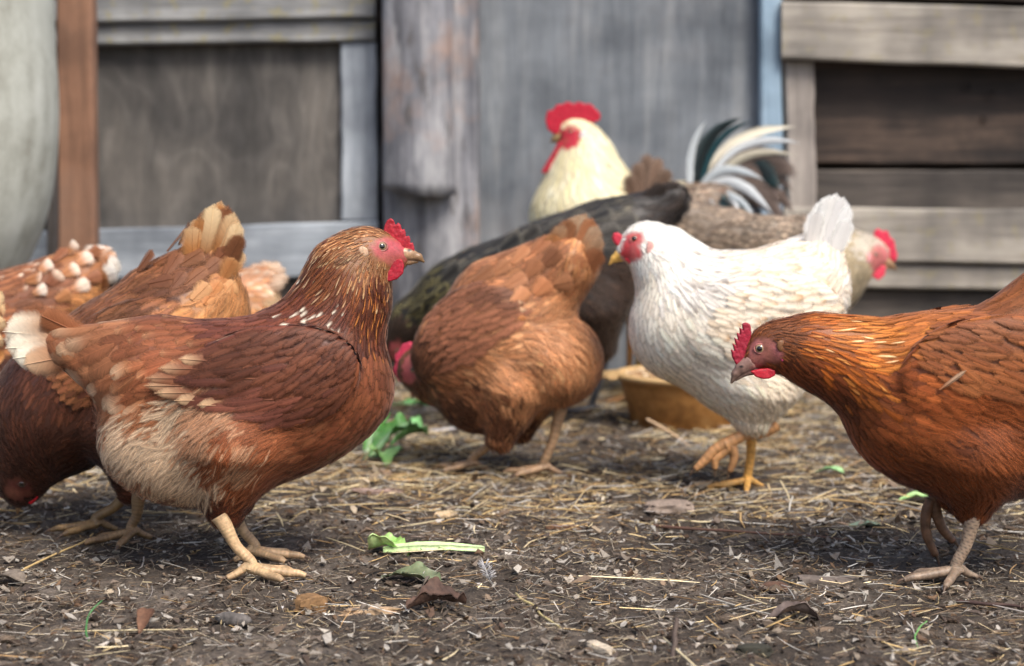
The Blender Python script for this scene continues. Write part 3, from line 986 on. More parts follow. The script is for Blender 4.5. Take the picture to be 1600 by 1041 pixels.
# pale-tipped hens at the back left
pal('e_back', [(136, 84, 56), (120, 70, 46), (152, 98, 66)], 0.14, tip=(226, 200, 176), tp=0.3, tr=(0.6, 0.95), edge=(170, 114, 78), ea=0.4)
pal('e_rump', [(160, 102, 62), (178, 120, 78)], 0.12, tip=(234, 214, 194), tp=0.35, tr=(0.55, 0.9), edge=(206, 158, 116), ea=0.4)
pal('e_cream', [(186, 130, 92)], 0.08, tip=(240, 222, 204), tp=1.0, tr=(0.3, 0.7))
pal('e_tail', [(240, 226, 208)], 0.05, tip=(242, 236, 226), tp=1.0)
pal('f_tail', [(176, 116, 76), (192, 136, 96)], 0.08, tip=(228, 204, 180), tp=1.0, tr=(0.4, 0.9), edge=(210, 164, 126), ea=0.4)
pal('f_fluff', [(196, 168, 132), (184, 152, 116)], 0.06)

# ================================================================== hen A: chestnut, standing side-on at front left
def hen_a():
    b = Bird('hen', 'chestnut hen with speckled neck standing side-on at front left, head raised', 390, 2.0, 0, 11, cols=5, vox=0.0062)
    b.e(385, 600, 222, 108, 118, -4, k=0.04)          # trunk
    b.e(490, 592, 114, 122, 104, 70, k=0.04)          # breast
    b.e(290, 698, 140, 98, 104, -8, k=0.04)          # abdomen fluff
    b.e(446, 680, 106, 70, 88, 24, k=0.04)
    b.c((215, 575), 82, (108, 540), 36, k=0.05, sq=0.8)
    b.chain([(505, 535, 95), (536, 470, 73), (547, 424, 57), (566, 398, 39)], k=0.03, sq=0.8)
    b.e(590, 394, 41, 33, 21, -10, k=0.016)           # skull
    b.e(615, 400, 26, 19, 13, -18, k=0.010)           # muzzle
    b.c((362, 700), 82, (354, 800), 27, 0.045, 0.036, k=0.03)
    b.e(430, 585, 128, 74, 26, 6, lat=0.070, k=0.014) # folded wing
    b.plumage([
        (590, 362, 165, 7, 1.9, 'a_head'), (560, 375, 205, 9, 2.2, 'a_head'), (536, 405, 225, 13, 3.0, 'a_head'), (572, 425, 245, 11, 2.6, 'a_head'), (610, 430, 260, 7, 2, 'a_head'),
        (520, 435, 232, 20, 3.6, 'a_neck'), (550, 455, 246, 20, 3.6, 'a_neck'), (585, 455, 262, 15, 3.4, 'a_neckg'),
        (500, 465, 222, 24, 4.6, 'a_neck'), (530, 495, 238, 25, 4.6, 'a_neckw'), (490, 492, 214, 24, 6, 'a_neckw'), (575, 500, 258, 22, 4.4, 'a_neckg'),
        (555, 535, 248, 24, 6, 'a_neckg'), (600, 545, 262, 20, 6, 'a_neckg'), (515, 520, 225, 24, 7, 'a_neckw'),
        (595, 600, 250, 20, 13, 'a_breast'), (560, 640, 230, 22, 14, 'a_breast'), (520, 690, 205, 22, 14, 'a_breast'), (590, 570, 256, 18, 11, 'a_breast'),
        (440, 740, 200, 24, 14, 'a_flank', 0.3), (480, 680, 200, 26, 15, 'a_flank', 0.15), (410, 680, 200, 28, 16, 'a_flank', 0.5),
        (350, 720, 245, 26, 14, 'a_thigh', 0.5), (390, 770, 240, 22, 12, 'a_thigh', 0.4), (354, 800, 265, 14, 8, 'a_dark', 0.4), (375, 725, 235, 24, 14, 'a_mixcream', 0.6),
        (250, 700, 225, 32, 16, 'a_cream', 1.0), (200, 690, 220, 32, 16, 'a_cream', 1.0), (290, 760, 240, 30, 16, 'a_cream', 1.0), (260, 790, 235, 26, 14, 'a_mixcream', 0.9),
        (260, 650, 205, 30, 16, 'a_cream', 0.9), (310, 660, 215, 30, 16, 'a_mixcream', 0.8), (320, 705, 235, 28, 15, 'a_mixcream', 0.7), (310, 800, 250, 20, 12, 'a_mixcream', 0.7),
        (400, 495, 182, 24, 14, 'a_back'), (480, 505, 200, 22, 12, 'a_back'), (340, 510, 184, 26, 15, 'a_back'), (300, 545, 188, 28, 16, 'a_saddle'),
        (250, 490, 178, 30, 18, 'a_saddle'), (230, 540, 190, 32, 20, 'a_saddle'), (240, 590, 200, 32, 20, 'a_saddle'),
        (160, 515, 184, 46, 32, 'a_cov'), (165, 570, 196, 48, 32, 'a_cov'), (190, 630, 212, 44, 30, 'a_cov'), (120, 560, 192, 50, 34, 'a_cov'), (220, 640, 215, 40, 26, 'a_cov', 0.2),
        (90, 530, 184, 50, 36, 'a_cov'),
    ], [(562, 560), (548, 520), (480, 508), (380, 520), (335, 540), (300, 575), (335, 625), (420, 660), (500, 655), (545, 620)],
       [(545, 560, 222, 17, 8, 'a_wing'), (490, 530, 212, 20, 9, 'a_wing'), (430, 550, 204, 28, 11, 'a_wing'), (480, 600, 212, 26, 10, 'a_wing'),
        (390, 590, 198, 38, 13, 'a_wing'), (350, 560, 194, 42, 14, 'a_wing'), (440, 640, 196, 46, 12, 'a_wingr'), (350, 620, 186, 56, 14, 'a_wingr')],
       face=[(580, 384), (590, 374), (606, 372), (622, 374), (638, 384), (642, 398), (632, 410), (612, 416), (600, 408), (586, 398)])
    for i, (bs, tp, w) in enumerate([((430, 634), (312, 632), 24), ((428, 624), (276, 624), 25), ((425, 612), (246, 613), 25), ((420, 602), (230, 602), 25), ((415, 592), (232, 591), 24), ((410, 580), (252, 578), 23), ((405, 570), (284, 566), 22)]):
        for sg in (1, -1):
            b.plume(bs, tp, w, 'a_flight', 'wing_feather', lat=(sg, sg) if sg < 0 else (0, 0), hitbase=True, lift=0.0050 + 0.0004 * i, lean=0.06, parent=b.wings.get(int(b.near) if sg > 0 else int(-b.near), b.root), prof='flight')
    b.tail([((140, 530), (4, 518)), ((140, 528), (10, 504)), ((140, 540), (8, 544)), ((140, 534), (5, 530)), ((142, 545), (20, 560)), ((140, 525), (30, 495), 'a_cov'), ((142, 550), (36, 570), 'a_cov'), ((146, 528), (44, 510), 'a_cov'), ((132, 524), (62, 492), 'a_cov'), ((134, 550), (58, 574), 'a_cov')], 'a_tail', 44, 0.018)
    b.head(dict(eye=(597, 385), er=0.0066, beak=[(622, 396, 13), (640, 398, 10), (654, 402, 6), (662, 409, 2)], lower=[(620, 408, 8), (640, 409, 5), (652, 409, 2.5)],
                nostril=(640, 391), comb=[(599, 368), (601, 352), (605, 344), (611, 341), (616, 345), (618, 352), (622, 348), (626, 352), (627, 360), (632, 358), (634, 364), (634, 370), (639, 368), (641, 374), (641, 380), (645, 379), (647, 386), (648, 394), (640, 397), (630, 388), (617, 376), (606, 373)],
                wattle=[(590, 424), (598, 414), (612, 406), (628, 405), (632, 414), (630, 427), (621, 436), (608, 440), (597, 435)], ear=(567, 394, 8, 9), red=(168, 40, 52), facecol=(176, 70, 78), face2=(156, 104, 80), wred=(160, 26, 44)))
    b.slab('ear_wattle', [(561, 404), (567, 402), (577, 412), (582, 420), (578, 425), (570, 420), (563, 412)], 0.0028, M_COMB, lin((184, 70, 84)), lat=b.near * 0.021)
    b.foot((352, 822), (392, 906), 0, (212, 178, 136), 1.06, shank_r=0.0062)
    b.foot((366, 800), (398, 878), 4, (200, 166, 128), 1.0, shank_r=0.0062)
    b.finish()
    return b

# ================================================================== hen B: orange-rust, front right, head lowered
def hen_b():
    b = Bird('hen', 'orange-brown hen at front right leaning forward with its head lowered', 1500, 1.975, 180, 12, cols=5, vox=0.0062)
    b.e(1560, 615, 210, 122, 118, 6, k=0.04)
    b.e(1430, 620, 130, 118, 108, -40, k=0.04)
    b.e(1590, 680, 140, 100, 104, 10, k=0.04)
    b.e(1470, 690, 130, 82, 96, -18, k=0.04)
    b.c((1650, 550), 88, (1740, 460), 44, k=0.05, sq=0.8)
    b.e(1650, 488, 158, 84, 66, 34, k=0.005)
    b.e(1500, 565, 130, 78, 104, 12, k=0.04)
    b.chain([(1405, 590, 92), (1320, 562, 66), (1262, 546, 50), (1228, 540, 38)], k=0.03, sq=0.82)
    b.e(1204, 541, 37, 36, 20, 40, k=0.016)
    b.e(1181, 557, 22, 18, 13, 50, k=0.010)
    b.c((1530, 720), 70, (1520, 795), 26, 0.045, 0.036, k=0.03)
    b.e(1550, 575, 135, 78, 26, 8, lat=0.074, k=0.014)
    b.plumage([
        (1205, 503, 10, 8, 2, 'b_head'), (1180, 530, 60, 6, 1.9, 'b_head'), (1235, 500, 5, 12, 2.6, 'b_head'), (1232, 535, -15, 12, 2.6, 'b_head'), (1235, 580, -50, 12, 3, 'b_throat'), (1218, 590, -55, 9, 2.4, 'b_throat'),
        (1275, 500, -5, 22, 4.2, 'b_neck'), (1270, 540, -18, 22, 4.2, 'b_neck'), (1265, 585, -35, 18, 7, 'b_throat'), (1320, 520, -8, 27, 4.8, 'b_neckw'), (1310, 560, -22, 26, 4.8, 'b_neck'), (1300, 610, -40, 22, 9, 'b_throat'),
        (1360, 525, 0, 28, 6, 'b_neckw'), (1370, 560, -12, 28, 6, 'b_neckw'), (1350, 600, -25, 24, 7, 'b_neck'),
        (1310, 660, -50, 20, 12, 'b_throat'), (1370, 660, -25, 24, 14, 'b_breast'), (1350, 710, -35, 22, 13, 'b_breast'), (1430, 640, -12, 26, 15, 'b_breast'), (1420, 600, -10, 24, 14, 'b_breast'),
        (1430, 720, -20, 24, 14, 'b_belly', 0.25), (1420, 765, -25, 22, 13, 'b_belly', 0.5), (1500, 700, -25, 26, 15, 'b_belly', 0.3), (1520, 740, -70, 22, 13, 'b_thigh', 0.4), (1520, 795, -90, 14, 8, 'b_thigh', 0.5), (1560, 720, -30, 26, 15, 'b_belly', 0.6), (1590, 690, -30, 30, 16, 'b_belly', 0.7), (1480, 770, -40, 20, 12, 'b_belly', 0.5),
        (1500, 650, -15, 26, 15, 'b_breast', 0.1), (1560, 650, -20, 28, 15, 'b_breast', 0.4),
        (1400, 498, 8, 24, 11, 'b_back'), (1450, 488, 6, 24, 13, 'b_back'), (1480, 500, 4, 24, 14, 'b_back'), (1540, 470, 22, 30, 18, 'b_saddle'), (1590, 460, 28, 32, 20, 'b_saddle'), (1580, 500, 15, 30, 18, 'b_saddle'), (1700, 600, 0, 32, 18, 'b_saddle', 0.3), (1720, 500, 35, 36, 20, 'b_saddle'),
    ], [(1425, 545), (1455, 512), (1510, 495), (1600, 500), (1700, 540), (1720, 580), (1640, 620), (1560, 620), (1480, 600), (1440, 575)],
       [(1450, 540, -24, 20, 8, 'b_wing'), (1500, 520, -14, 24, 9, 'b_wing'), (1540, 560, -14, 32, 11, 'b_wing'), (1590, 540, -8, 38, 12, 'b_wing'), (1500, 580, -22, 32, 10, 'b_wing'), (1590, 600, -14, 44, 12, 'b_wing'), (1680, 580, -6, 52, 14, 'b_wing')],
       face=[(1168, 570), (1172, 552), (1176, 538), (1186, 530), (1200, 529), (1216, 540), (1222, 556), (1212, 566), (1196, 566), (1186, 578), (1174, 580)])
    b.tail([((1720, 480), (1830, 380)), ((1725, 470), (1820, 350)), ((1725, 490), (1840, 410)), ((1730, 500), (1840, 440)), ((1720, 470), (1790, 340))], 'b_tail', 34, 0.03)
    # two loose pale feathers on the flank
    b.plume((1468, 609), (1508, 578), 7, 'b_loose', 'loose_feather', hitbase=True, lift=0.006, lean=0.05, prof='flight', rows=8)
    b.head(dict(eye=(1187, 545), er=0.0066, beak=[(1172, 566, 15), (1160, 574, 11), (1150, 584, 7), (1143, 598, 2.2)], lower=[(1180, 578, 8), (1164, 583, 5), (1150, 594, 2)],
                nostril=(1157, 572), comb=[(1166, 580), (1150, 570), (1144, 558), (1142, 546), (1148, 549), (1144, 536), (1150, 540), (1147, 527), (1153, 532), (1151, 519), (1157, 524), (1155, 511), (1161, 517), (1160, 506), (1166, 504), (1172, 507), (1174, 520), (1171, 534), (1169, 550), (1169, 564), (1172, 576)],
                wattle=[(1172, 580), (1184, 577), (1200, 575), (1211, 578), (1211, 586), (1203, 591), (1190, 592), (1180, 588)], ear=(1220, 540, 6, 9), earcol=(124, 84, 56),
                red=(156, 36, 56), facecol=(172, 100, 100), face2=(140, 92, 66), beak0=(150, 116, 106), beak1=(112, 92, 80)))
    b.slab('ear_wattle', [(1219, 560), (1224, 550), (1229, 548), (1230, 556), (1226, 563), (1221, 566)], 0.0028, M_COMB, lin((196, 74, 108)), lat=b.near * 0.021)
    b.foot((1520, 812), (1494, 910), 0, (158, 136, 116), 1.05, net=True, toes=(-28, 8, 62))
    # lifted far foot: shank folded back under the belly, toes hanging
    col = lin((128, 92, 68))
    k = b.near * -0.045
    def q(x, y): return b.P(x, y, k)
    b.legtube([q(1500, 740), q(1478, 765), q(1456, 782)], .006, col, 20, claw=False, radii=[.008, .007, .0075])
    for pts in ([(1456, 780), (1447, 805), (1448, 835), (1462, 868)], [(1460, 780), (1464, 805), (1474, 828), (1490, 846)], [(1458, 780), (1478, 786), (1494, 798)]):
        b.legtube([q(*p) for p in pts], .005, col, 26, radii=[.0075, .0066, .006, .0045])
    b.finish()
    return b

# ================================================================== hen D: behind A, head down, tail raised
def hen_d():
    b = Bird('hen', 'brown hen pecking with its tail raised, behind the chestnut hen at left', 190, 2.22, 180, 13, cols=3, vox=0.0075)
    b.e(200, 560, 215, 112, 108, 30, k=0.04)
    b.e(95, 640, 118, 106, 98, 45, k=0.04)
    b.e(245, 600, 130, 112, 100, 20, k=0.04)
    b.c((288, 468), 88, (326, 402), 40, k=0.04, sq=0.6)
    b.chain([(75, 660, 78), (45, 712, 50), (34, 745, 38)], k=0.03)
    b.e(32, 758, 30, 36, 26, 0, k=0.015)
    b.c((200, 680), 66, (205, 765), 24, 0.045, 0.04, k=0.03)
    b.e(180, 560, 120, 70, 26, 32, lat=0.07, k=0.008)
    b.plumage([
        (35, 740, 120, 12, 6, 'd_dark'), (50, 700, 100, 18, 8, 'd_dark'), (90, 650, 70, 22, 12, 'd_dark'), (60, 620, 60, 22, 12, 'd_dark'), (110, 700, 20, 22, 13, 'd_dark', 0.2), (160, 730, 0, 22, 13, 'd_dark', 0.4), (40, 560, 50, 22, 11, 'd_dark'),
        (120, 490, 35, 22, 12, 'd_back'), (180, 450, 38, 24, 14, 'd_back'), (230, 420, 40, 26, 15, 'd_back'), (280, 375, 46, 28, 16, 'd_back'), (250, 450, 35, 28, 16, 'd_back'), (300, 430, 40, 30, 18, 'd_back'),
        (310, 470, 25, 30, 18, 'd_rump', 0.2), (350, 470, 60, 30, 16, 'd_rump', 0.4), (340, 430, 65, 34, 18, 'd_rump'), (320, 370, 66, 36, 20, 'd_back'), (350, 390, 75, 36, 20, 'd_rump'),
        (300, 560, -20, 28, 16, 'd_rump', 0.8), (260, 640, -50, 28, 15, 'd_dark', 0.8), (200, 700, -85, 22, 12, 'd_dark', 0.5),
    ], [(70, 600), (100, 530), (200, 460), (260, 450), (270, 500), (220, 580), (120, 640)],
       [(100, 580, 35, 20, 13, 'd_back'), (200, 500, 30, 30, 17, 'd_back'), (180, 570, 25, 26, 15, 'd_dark')],
       face=[(8, 770), (20, 745), (40, 742), (54, 752), (52, 775), (30, 785)])
    b.fan([(300 + 4.5 * i, 438 + 1.5 * i) for i in range(10)], [(302, 352), (313, 338), (324, 326), (335, 318), (346, 313), (357, 320), (366, 331), (374, 346), (378, 365), (376, 388)], 'd_tail', 34, alt='d_back')
    b.ruffle([(215, 425), (240, 415), (262, 395), (280, 385), (300, 372), (232, 445), (258, 430), (282, 415), (304, 402), (322, 385), (262, 458), (288, 446), (312, 432), (334, 412), ], 42, 40, 32, ['d_back'], 0.0045)
    b.ruffle([(300, 470), (326, 458), (346, 440), (318, 476), (340, 468)], 50, 38, 32, ['d_rump'], 0.0045)
    b.head(dict(eye=(34, 757), er=0.006, beak=[(30, 774, 11), (29, 788, 7), (27, 803, 2)], lower=[(36, 776, 7), (35, 790, 3)],
                comb=[(16, 785), (2, 778), (-4, 765), (0, 748), (10, 742), (14, 760), (20, 776)],
                wattle=[(38, 772), (50, 765), (60, 764), (60, 778), (50, 788), (40, 784)], red=(150, 24, 36), wred=(196, 20, 36), facecol=(96, 44, 40), iris=(70, 48, 36), lid=(80, 44, 38)))  # face, iris and lid colours darkened to carry the shade around the head
    b.foot((200, 770), (152, 834), 0, (150, 120, 82), 1.0, toes=(-40, 0, 40))
    b.foot((216, 782), (206, 848), 12, (148, 118, 84), 1.0, toes=(-20, 14, 70))
    b.finish()

# ================================================================== hen C: centre, facing left and away, head down
def hen_c():
    b = Bird('hen', 'fluffy brown hen in the centre, bent forward and seen from behind', 800, 2.66, 162, 14, cols=3, vox=0.0075)
    b.e(785, 540, 135, 96, 96, 35, k=0.03)
    b.e(742, 548, 82, 96, 90, 60, k=0.03)
    b.e(862, 562, 78, 84, 94, 70, k=0.008)
    b.e(768, 612, 88, 68, 80, 25, k=0.02)
    b.c((780, 475), 80, (886, 412), 54, k=0.035, sq=0.95)
    b.c((868, 425), 54, (896, 388), 26, k=0.03, sq=0.6)
    b.chain([(710, 585, 66), (675, 585, 44), (655, 578, 28)], k=0.025)
    b.e(645, 576, 24, 28, 20, 0, k=0.015)
    b.c((800, 612), 58, (782, 684), 24, 0.05, 0.05, k=0.02)
    b.e(728, 524, 104, 64, 28, 40, lat=0.070, k=0.010)
    b.plumage([
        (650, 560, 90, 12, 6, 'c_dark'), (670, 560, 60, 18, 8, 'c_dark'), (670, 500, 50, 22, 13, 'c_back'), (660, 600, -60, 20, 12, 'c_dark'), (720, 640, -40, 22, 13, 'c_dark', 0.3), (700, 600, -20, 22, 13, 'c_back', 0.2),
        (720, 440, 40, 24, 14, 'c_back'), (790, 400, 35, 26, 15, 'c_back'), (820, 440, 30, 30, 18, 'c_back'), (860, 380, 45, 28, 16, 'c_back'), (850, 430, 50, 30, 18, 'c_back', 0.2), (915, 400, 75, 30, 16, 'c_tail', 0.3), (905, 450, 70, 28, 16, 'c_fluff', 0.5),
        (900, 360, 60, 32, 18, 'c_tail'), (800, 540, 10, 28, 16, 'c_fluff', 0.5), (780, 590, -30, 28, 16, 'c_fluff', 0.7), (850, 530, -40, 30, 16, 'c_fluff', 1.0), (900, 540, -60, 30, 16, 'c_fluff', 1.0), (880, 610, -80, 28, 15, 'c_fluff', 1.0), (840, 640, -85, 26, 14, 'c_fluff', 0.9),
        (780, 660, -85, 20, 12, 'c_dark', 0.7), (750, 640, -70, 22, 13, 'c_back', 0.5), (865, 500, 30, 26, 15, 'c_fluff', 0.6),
    ], [(660, 540), (690, 470), (740, 445), (790, 460), (825, 490), (800, 515), (750, 560), (690, 580)],
       [(680, 530, 30, 22, 14, 'c_wing'), (740, 480, 28, 26, 16, 'c_wing'), (790, 495, 18, 32, 18, 'c_wing'), (720, 550, 25, 24, 15, 'c_wing')],
       fluff=0.5, face=[(628, 590), (632, 562), (644, 552), (660, 560), (662, 590), (645, 602)])
    for bs, tp in [((745, 500), (825, 498)), ((740, 490), (822, 486)), ((742, 482), (815, 474))]:
        b.plume(bs, tp, 17, 'c_tail', 'wing_feather', hitbase=True, lift=0.005, lean=0.05, prof='flight', rows=10, parent=b.wings.get(int(b.near), b.root))
    b.fan([(852 + 5 * i, 432 + 2 * i) for i in range(9)], [(868, 364), (880, 350), (892, 341), (904, 336), (916, 333), (927, 340), (935, 352), (940, 369), (940, 390)], 'c_tail', 40, alt='c_back', lat1=0.042)
    b.ruffle([(740, 440), (770, 430), (800, 412), (830, 398), (790, 450), (820, 435), (850, 415), (800, 475), (835, 460), (862, 445), (885, 430)], 38, 36, 40, ['c_back'], 0.0045)
    b.head(dict(eye=(645, 578), er=0.006, beak=[(648, 595, 9), (646, 608, 6), (644, 622, 2)], lower=[(653, 598, 5), (650, 610, 2)],
                comb=[(640, 600), (626, 598), (620, 588), (616, 578), (620, 566), (618, 556), (626, 546), (630, 538), (642, 534), (648, 546), (644, 560), (638, 578)],
                combt=0.006, wattle=[(640, 596), (652, 594), (658, 604), (655, 616), (645, 616), (638, 608)], red=(206, 66, 92)))
    b.foot((784, 672), (738, 738), 0, (186, 152, 118), 1.0, toes=(-35, 0, 40))
    b.foot((872, 655), (850, 744), 0, (182, 148, 116), 1.05, toes=(-30, 10, 45))
    b.finish()

# ================================================================== white hen
def hen_w():
    b = Bird('hen', 'white hen walking to the left with one foot lifted, beside the orange bowl', 1165, 2.52, 180, 15, cols=3, vox=0.0072, dens=1.2)
    b.tilt = 0.020
    b.e(1180, 500, 132, 112, 108, 8, k=0.04)
    b.e(1092, 500, 100, 118, 100, -60, k=0.04)
    b.e(1165, 568, 98, 94, 94, -30, k=0.04)
    b.e(1258, 440, 64, 78, 66, 60, k=0.035)
    b.c((1272, 412), 50, (1294, 366), 22, k=0.03, sq=0.55)
    b.chain([(1080, 470, 84), (1050, 422, 56), (1030, 398, 42), (1014, 387, 32)], k=0.03, sq=0.85)
    b.e(1003, 379, 34, 30, 20, 15, k=0.016)
    b.e(980, 391, 18, 15, 11, 30, k=0.010)
    b.c((1185, 610), 60, (1178, 655), 30, 0.045, 0.04, k=0.03)
    b.e(1190, 500, 120, 74, 24, 8, lat=0.082, k=0.008)
    b.plumage([
        (1000, 348, 20, 9, 5, 'w_neck'), (1030, 350, -10, 12, 5, 'w_neck'), (1030, 390, -30, 14, 6, 'w_neck'), (1005, 415, -80, 12, 6, 'w_neck'), (1070, 375, -42, 22, 7, 'w_neck'), (1060, 420, -55, 24, 7, 'w_neck'), (1010, 450, -88, 20, 9, 'w_breast'),
        (1095, 420, -35, 28, 9, 'w_neckb'), (1080, 460, -50, 28, 9, 'w_neckb'), (1110, 450, -30, 28, 9, 'w_neckb'), (1000, 490, -80, 22, 14, 'w_breast'), (1040, 540, -55, 24, 15, 'w_breast'), (1090, 600, -35, 24, 15, 'w_breast'), (1060, 500, -60, 24, 14, 'w_breast'),
        (1120, 540, -20, 26, 15, 'w_breast'), (1140, 620, -30, 26, 15, 'w_breast', 0.2), (1200, 640, -60, 28, 15, 'w_fluff', 0.8), (1180, 660, -80, 18, 11, 'w_fluff', 0.7), (1230, 640, -40, 28, 15, 'w_fluff', 0.9), (1230, 590, -20, 28, 16, 'w_fluff', 0.6),
        (1150, 415, 5, 24, 13, 'w_back'), (1200, 395, 18, 28, 16, 'w_back'), (1250, 370, 30, 30, 17, 'w_back'), (1290, 400, 60, 32, 18, 'w_back'), (1310, 450, 40, 30, 17, 'w_back', 0.2), (1270, 430, 20, 30, 18, 'w_back'), (1320, 470, -20, 28, 16, 'w_back', 0.5), (1300, 530, -50, 28, 16, 'w_fluff', 0.8), (1300, 350, 75, 34, 20, 'w_tail'),
    ], [(1100, 520), (1130, 470), (1200, 430), (1280, 440), (1310, 480), (1290, 520), (1220, 560), (1140, 560)],
       [(1130, 500, -12, 20, 13, 'w_wing'), (1180, 470, -4, 24, 15, 'w_wing'), (1250, 470, 2, 30, 17, 'w_wing'), (1200, 530, -8, 28, 16, 'w_wing'), (1280, 500, 0, 34, 17, 'w_wing')],
       fluff=0.35, face=[(966, 398), (972, 384), (978, 368), (990, 362), (1002, 364), (1006, 374), (998, 384), (1004, 398), (996, 408), (980, 411)])
    b.fan([(1262 + 5 * i, 404 + 3 * i) for i in range(7)], [(1279, 328), (1287, 312), (1297, 304), (1308, 301), (1319, 307), (1327, 320), (1327, 342)], 'w_tail', 34)
    b.head(dict(eye=(991, 373), er=0.0062, iris=(120, 62, 28), beak=[(978, 392, 11), (968, 398, 8), (959, 404, 5), (952, 414, 1.8)], lower=[(980, 402, 7), (968, 405, 4), (958, 410, 2)],
                nostril=(969, 394), comb=[(956, 372), (958, 365), (964, 363), (970, 366), (974, 374), (972, 386), (966, 386), (960, 380)], combt=0.005,
                wattle=[(975, 404), (985, 402), (998, 400), (1003, 406), (996, 412), (984, 413)], ear=(1016, 388, 6, 12), earcol=(222, 168, 160),
                red=(190, 52, 70), facecol=(196, 66, 70), face2=(206, 130, 124), beak0=(222, 178, 90), beak1=(206, 160, 84), lid=(206, 110, 104)))
    b.foot((1174, 672), (1168, 766), 0, (222, 168, 88), 1.0, toes=(-36, 4, 80))
    k = b.near * 0.045
    def q(x, y): return b.P(x, y, k)
    c = lin((200, 148, 100))
    b.legtube([q(1214, 662), q(1192, 674), q(1162, 680), q(1132, 696)], .007, c, 34, claw=False, radii=[.011, .0098, .0086, .010])
    b.legtube([q(1136, 692), q(1116, 704), q(1101, 720), q(1086, 734)], .005, c * 0.9, 26, radii=[.0095, .008, .007, .0045])
    b.legtube([q(1138, 698), q(1126, 710), q(1118, 718), q(1117, 733)], .005, c, 26, radii=[.009, .007, .0062, .004])
    b.legtube([q(1142, 696), q(1147, 710), q(1145, 724), q(1140, 737)], .005, c * 0.7, 26, radii=[.008, .0068, .0058, .004])
    b.finish()

# ================================================================== dark hen
def hen_h():
    b = Bird('hen', 'black hen with gold-laced neck bending down behind the fluffy brown hen', 830, 3.2, 172, 16, cols=3, vox=0.0085, dens=0.6)
    b.e(850, 425, 190, 82, 84, 24, k=0.04)
    b.e(740, 470, 100, 80, 78, 28, k=0.04)
    b.e(920, 450, 80, 76, 78, 30, k=0.04)
    b.c((960, 370), 62, (1050, 310), 26, k=0.04, sq=0.6)
    b.chain([(700, 480, 62), (650, 505, 42), (628, 530, 32)], k=0.03)
    b.e(624, 545, 24, 28, 20, 0, k=0.015)
    b.c((930, 490), 48, (940, 545), 20, 0.045, 0.04, k=0.03)
    b.e(840, 420, 110, 58, 22, 24, lat=0.068, k=0.008)
    b.plumage([
        (624, 530, 60, 14, 7, 'h_rump'), (650, 480, 35, 38, 18, 'h_neck'), (680, 450, 35, 42, 20, 'h_neck'), (720, 420, 28, 40, 24, 'h_back'), (780, 385, 22, 46, 28, 'h_back'), (860, 350, 20, 46, 28, 'h_back'), (940, 325, 18, 42, 26, 'h_back'),
        (700, 500, 20, 22, 12, 'h_neck'), (900, 400, 20, 28, 16, 'h_back'), (980, 350, 22, 32, 18, 'h_tail'), (960, 450, -20, 28, 15, 'h_rump', 0.8), (940, 520, -70, 26, 14, 'h_rump', 0.9), (1040, 310, 22, 34, 20, 'h_tail'), (800, 500, 0, 26, 15, 'h_back'), (880, 520, -40, 26, 15, 'h_rump', 0.5),
    ], [(740, 450), (800, 390), (900, 350), (960, 370), (930, 420), (820, 470)],
       [(770, 440, 20, 40, 26, 'h_back'), (900, 385, 18, 44, 28, 'h_back')],
       face=[(606, 560), (612, 535), (630, 530), (640, 550), (630, 568)])
    b.tail([((985, 345), (1078, 292)), ((985, 350), (1085, 304)), ((980, 340), (1062, 286)), ((985, 356), (1082, 320)), ((980, 340), (1040, 288)), ((985, 360), (1070, 336))], 'h_tail', 40, 0.03)
    b.ruffle([(690, 440), (720, 425), (750, 408), (780, 394), (815, 380), (850, 366), (885, 354), (920, 344), (705, 465), (740, 446), (775, 428), (810, 412), (850, 398), (890, 384), (930, 372), (960, 350)], 24, 40, 46, ['h_back', 'h_lace'], 0.006)
    b.ruffle([(640, 490), (660, 474), (682, 460), (655, 510), (678, 490)], 34, 30, 24, ['h_neck'], 0.005)
    b.head(dict(eye=(622, 548), er=0.006, beak=[(622, 565, 8), (620, 576, 5), (618, 586, 2)], comb=[(612, 560), (604, 552), (602, 540), (608, 532), (614, 545)], red=(170, 40, 50)))
    b.foot((948, 550), (925, 648), 0, (74, 74, 80), 1.05)
    b.foot((985, 520), (978, 632), 0, (150, 104, 56), 0.9)
    b.finish()

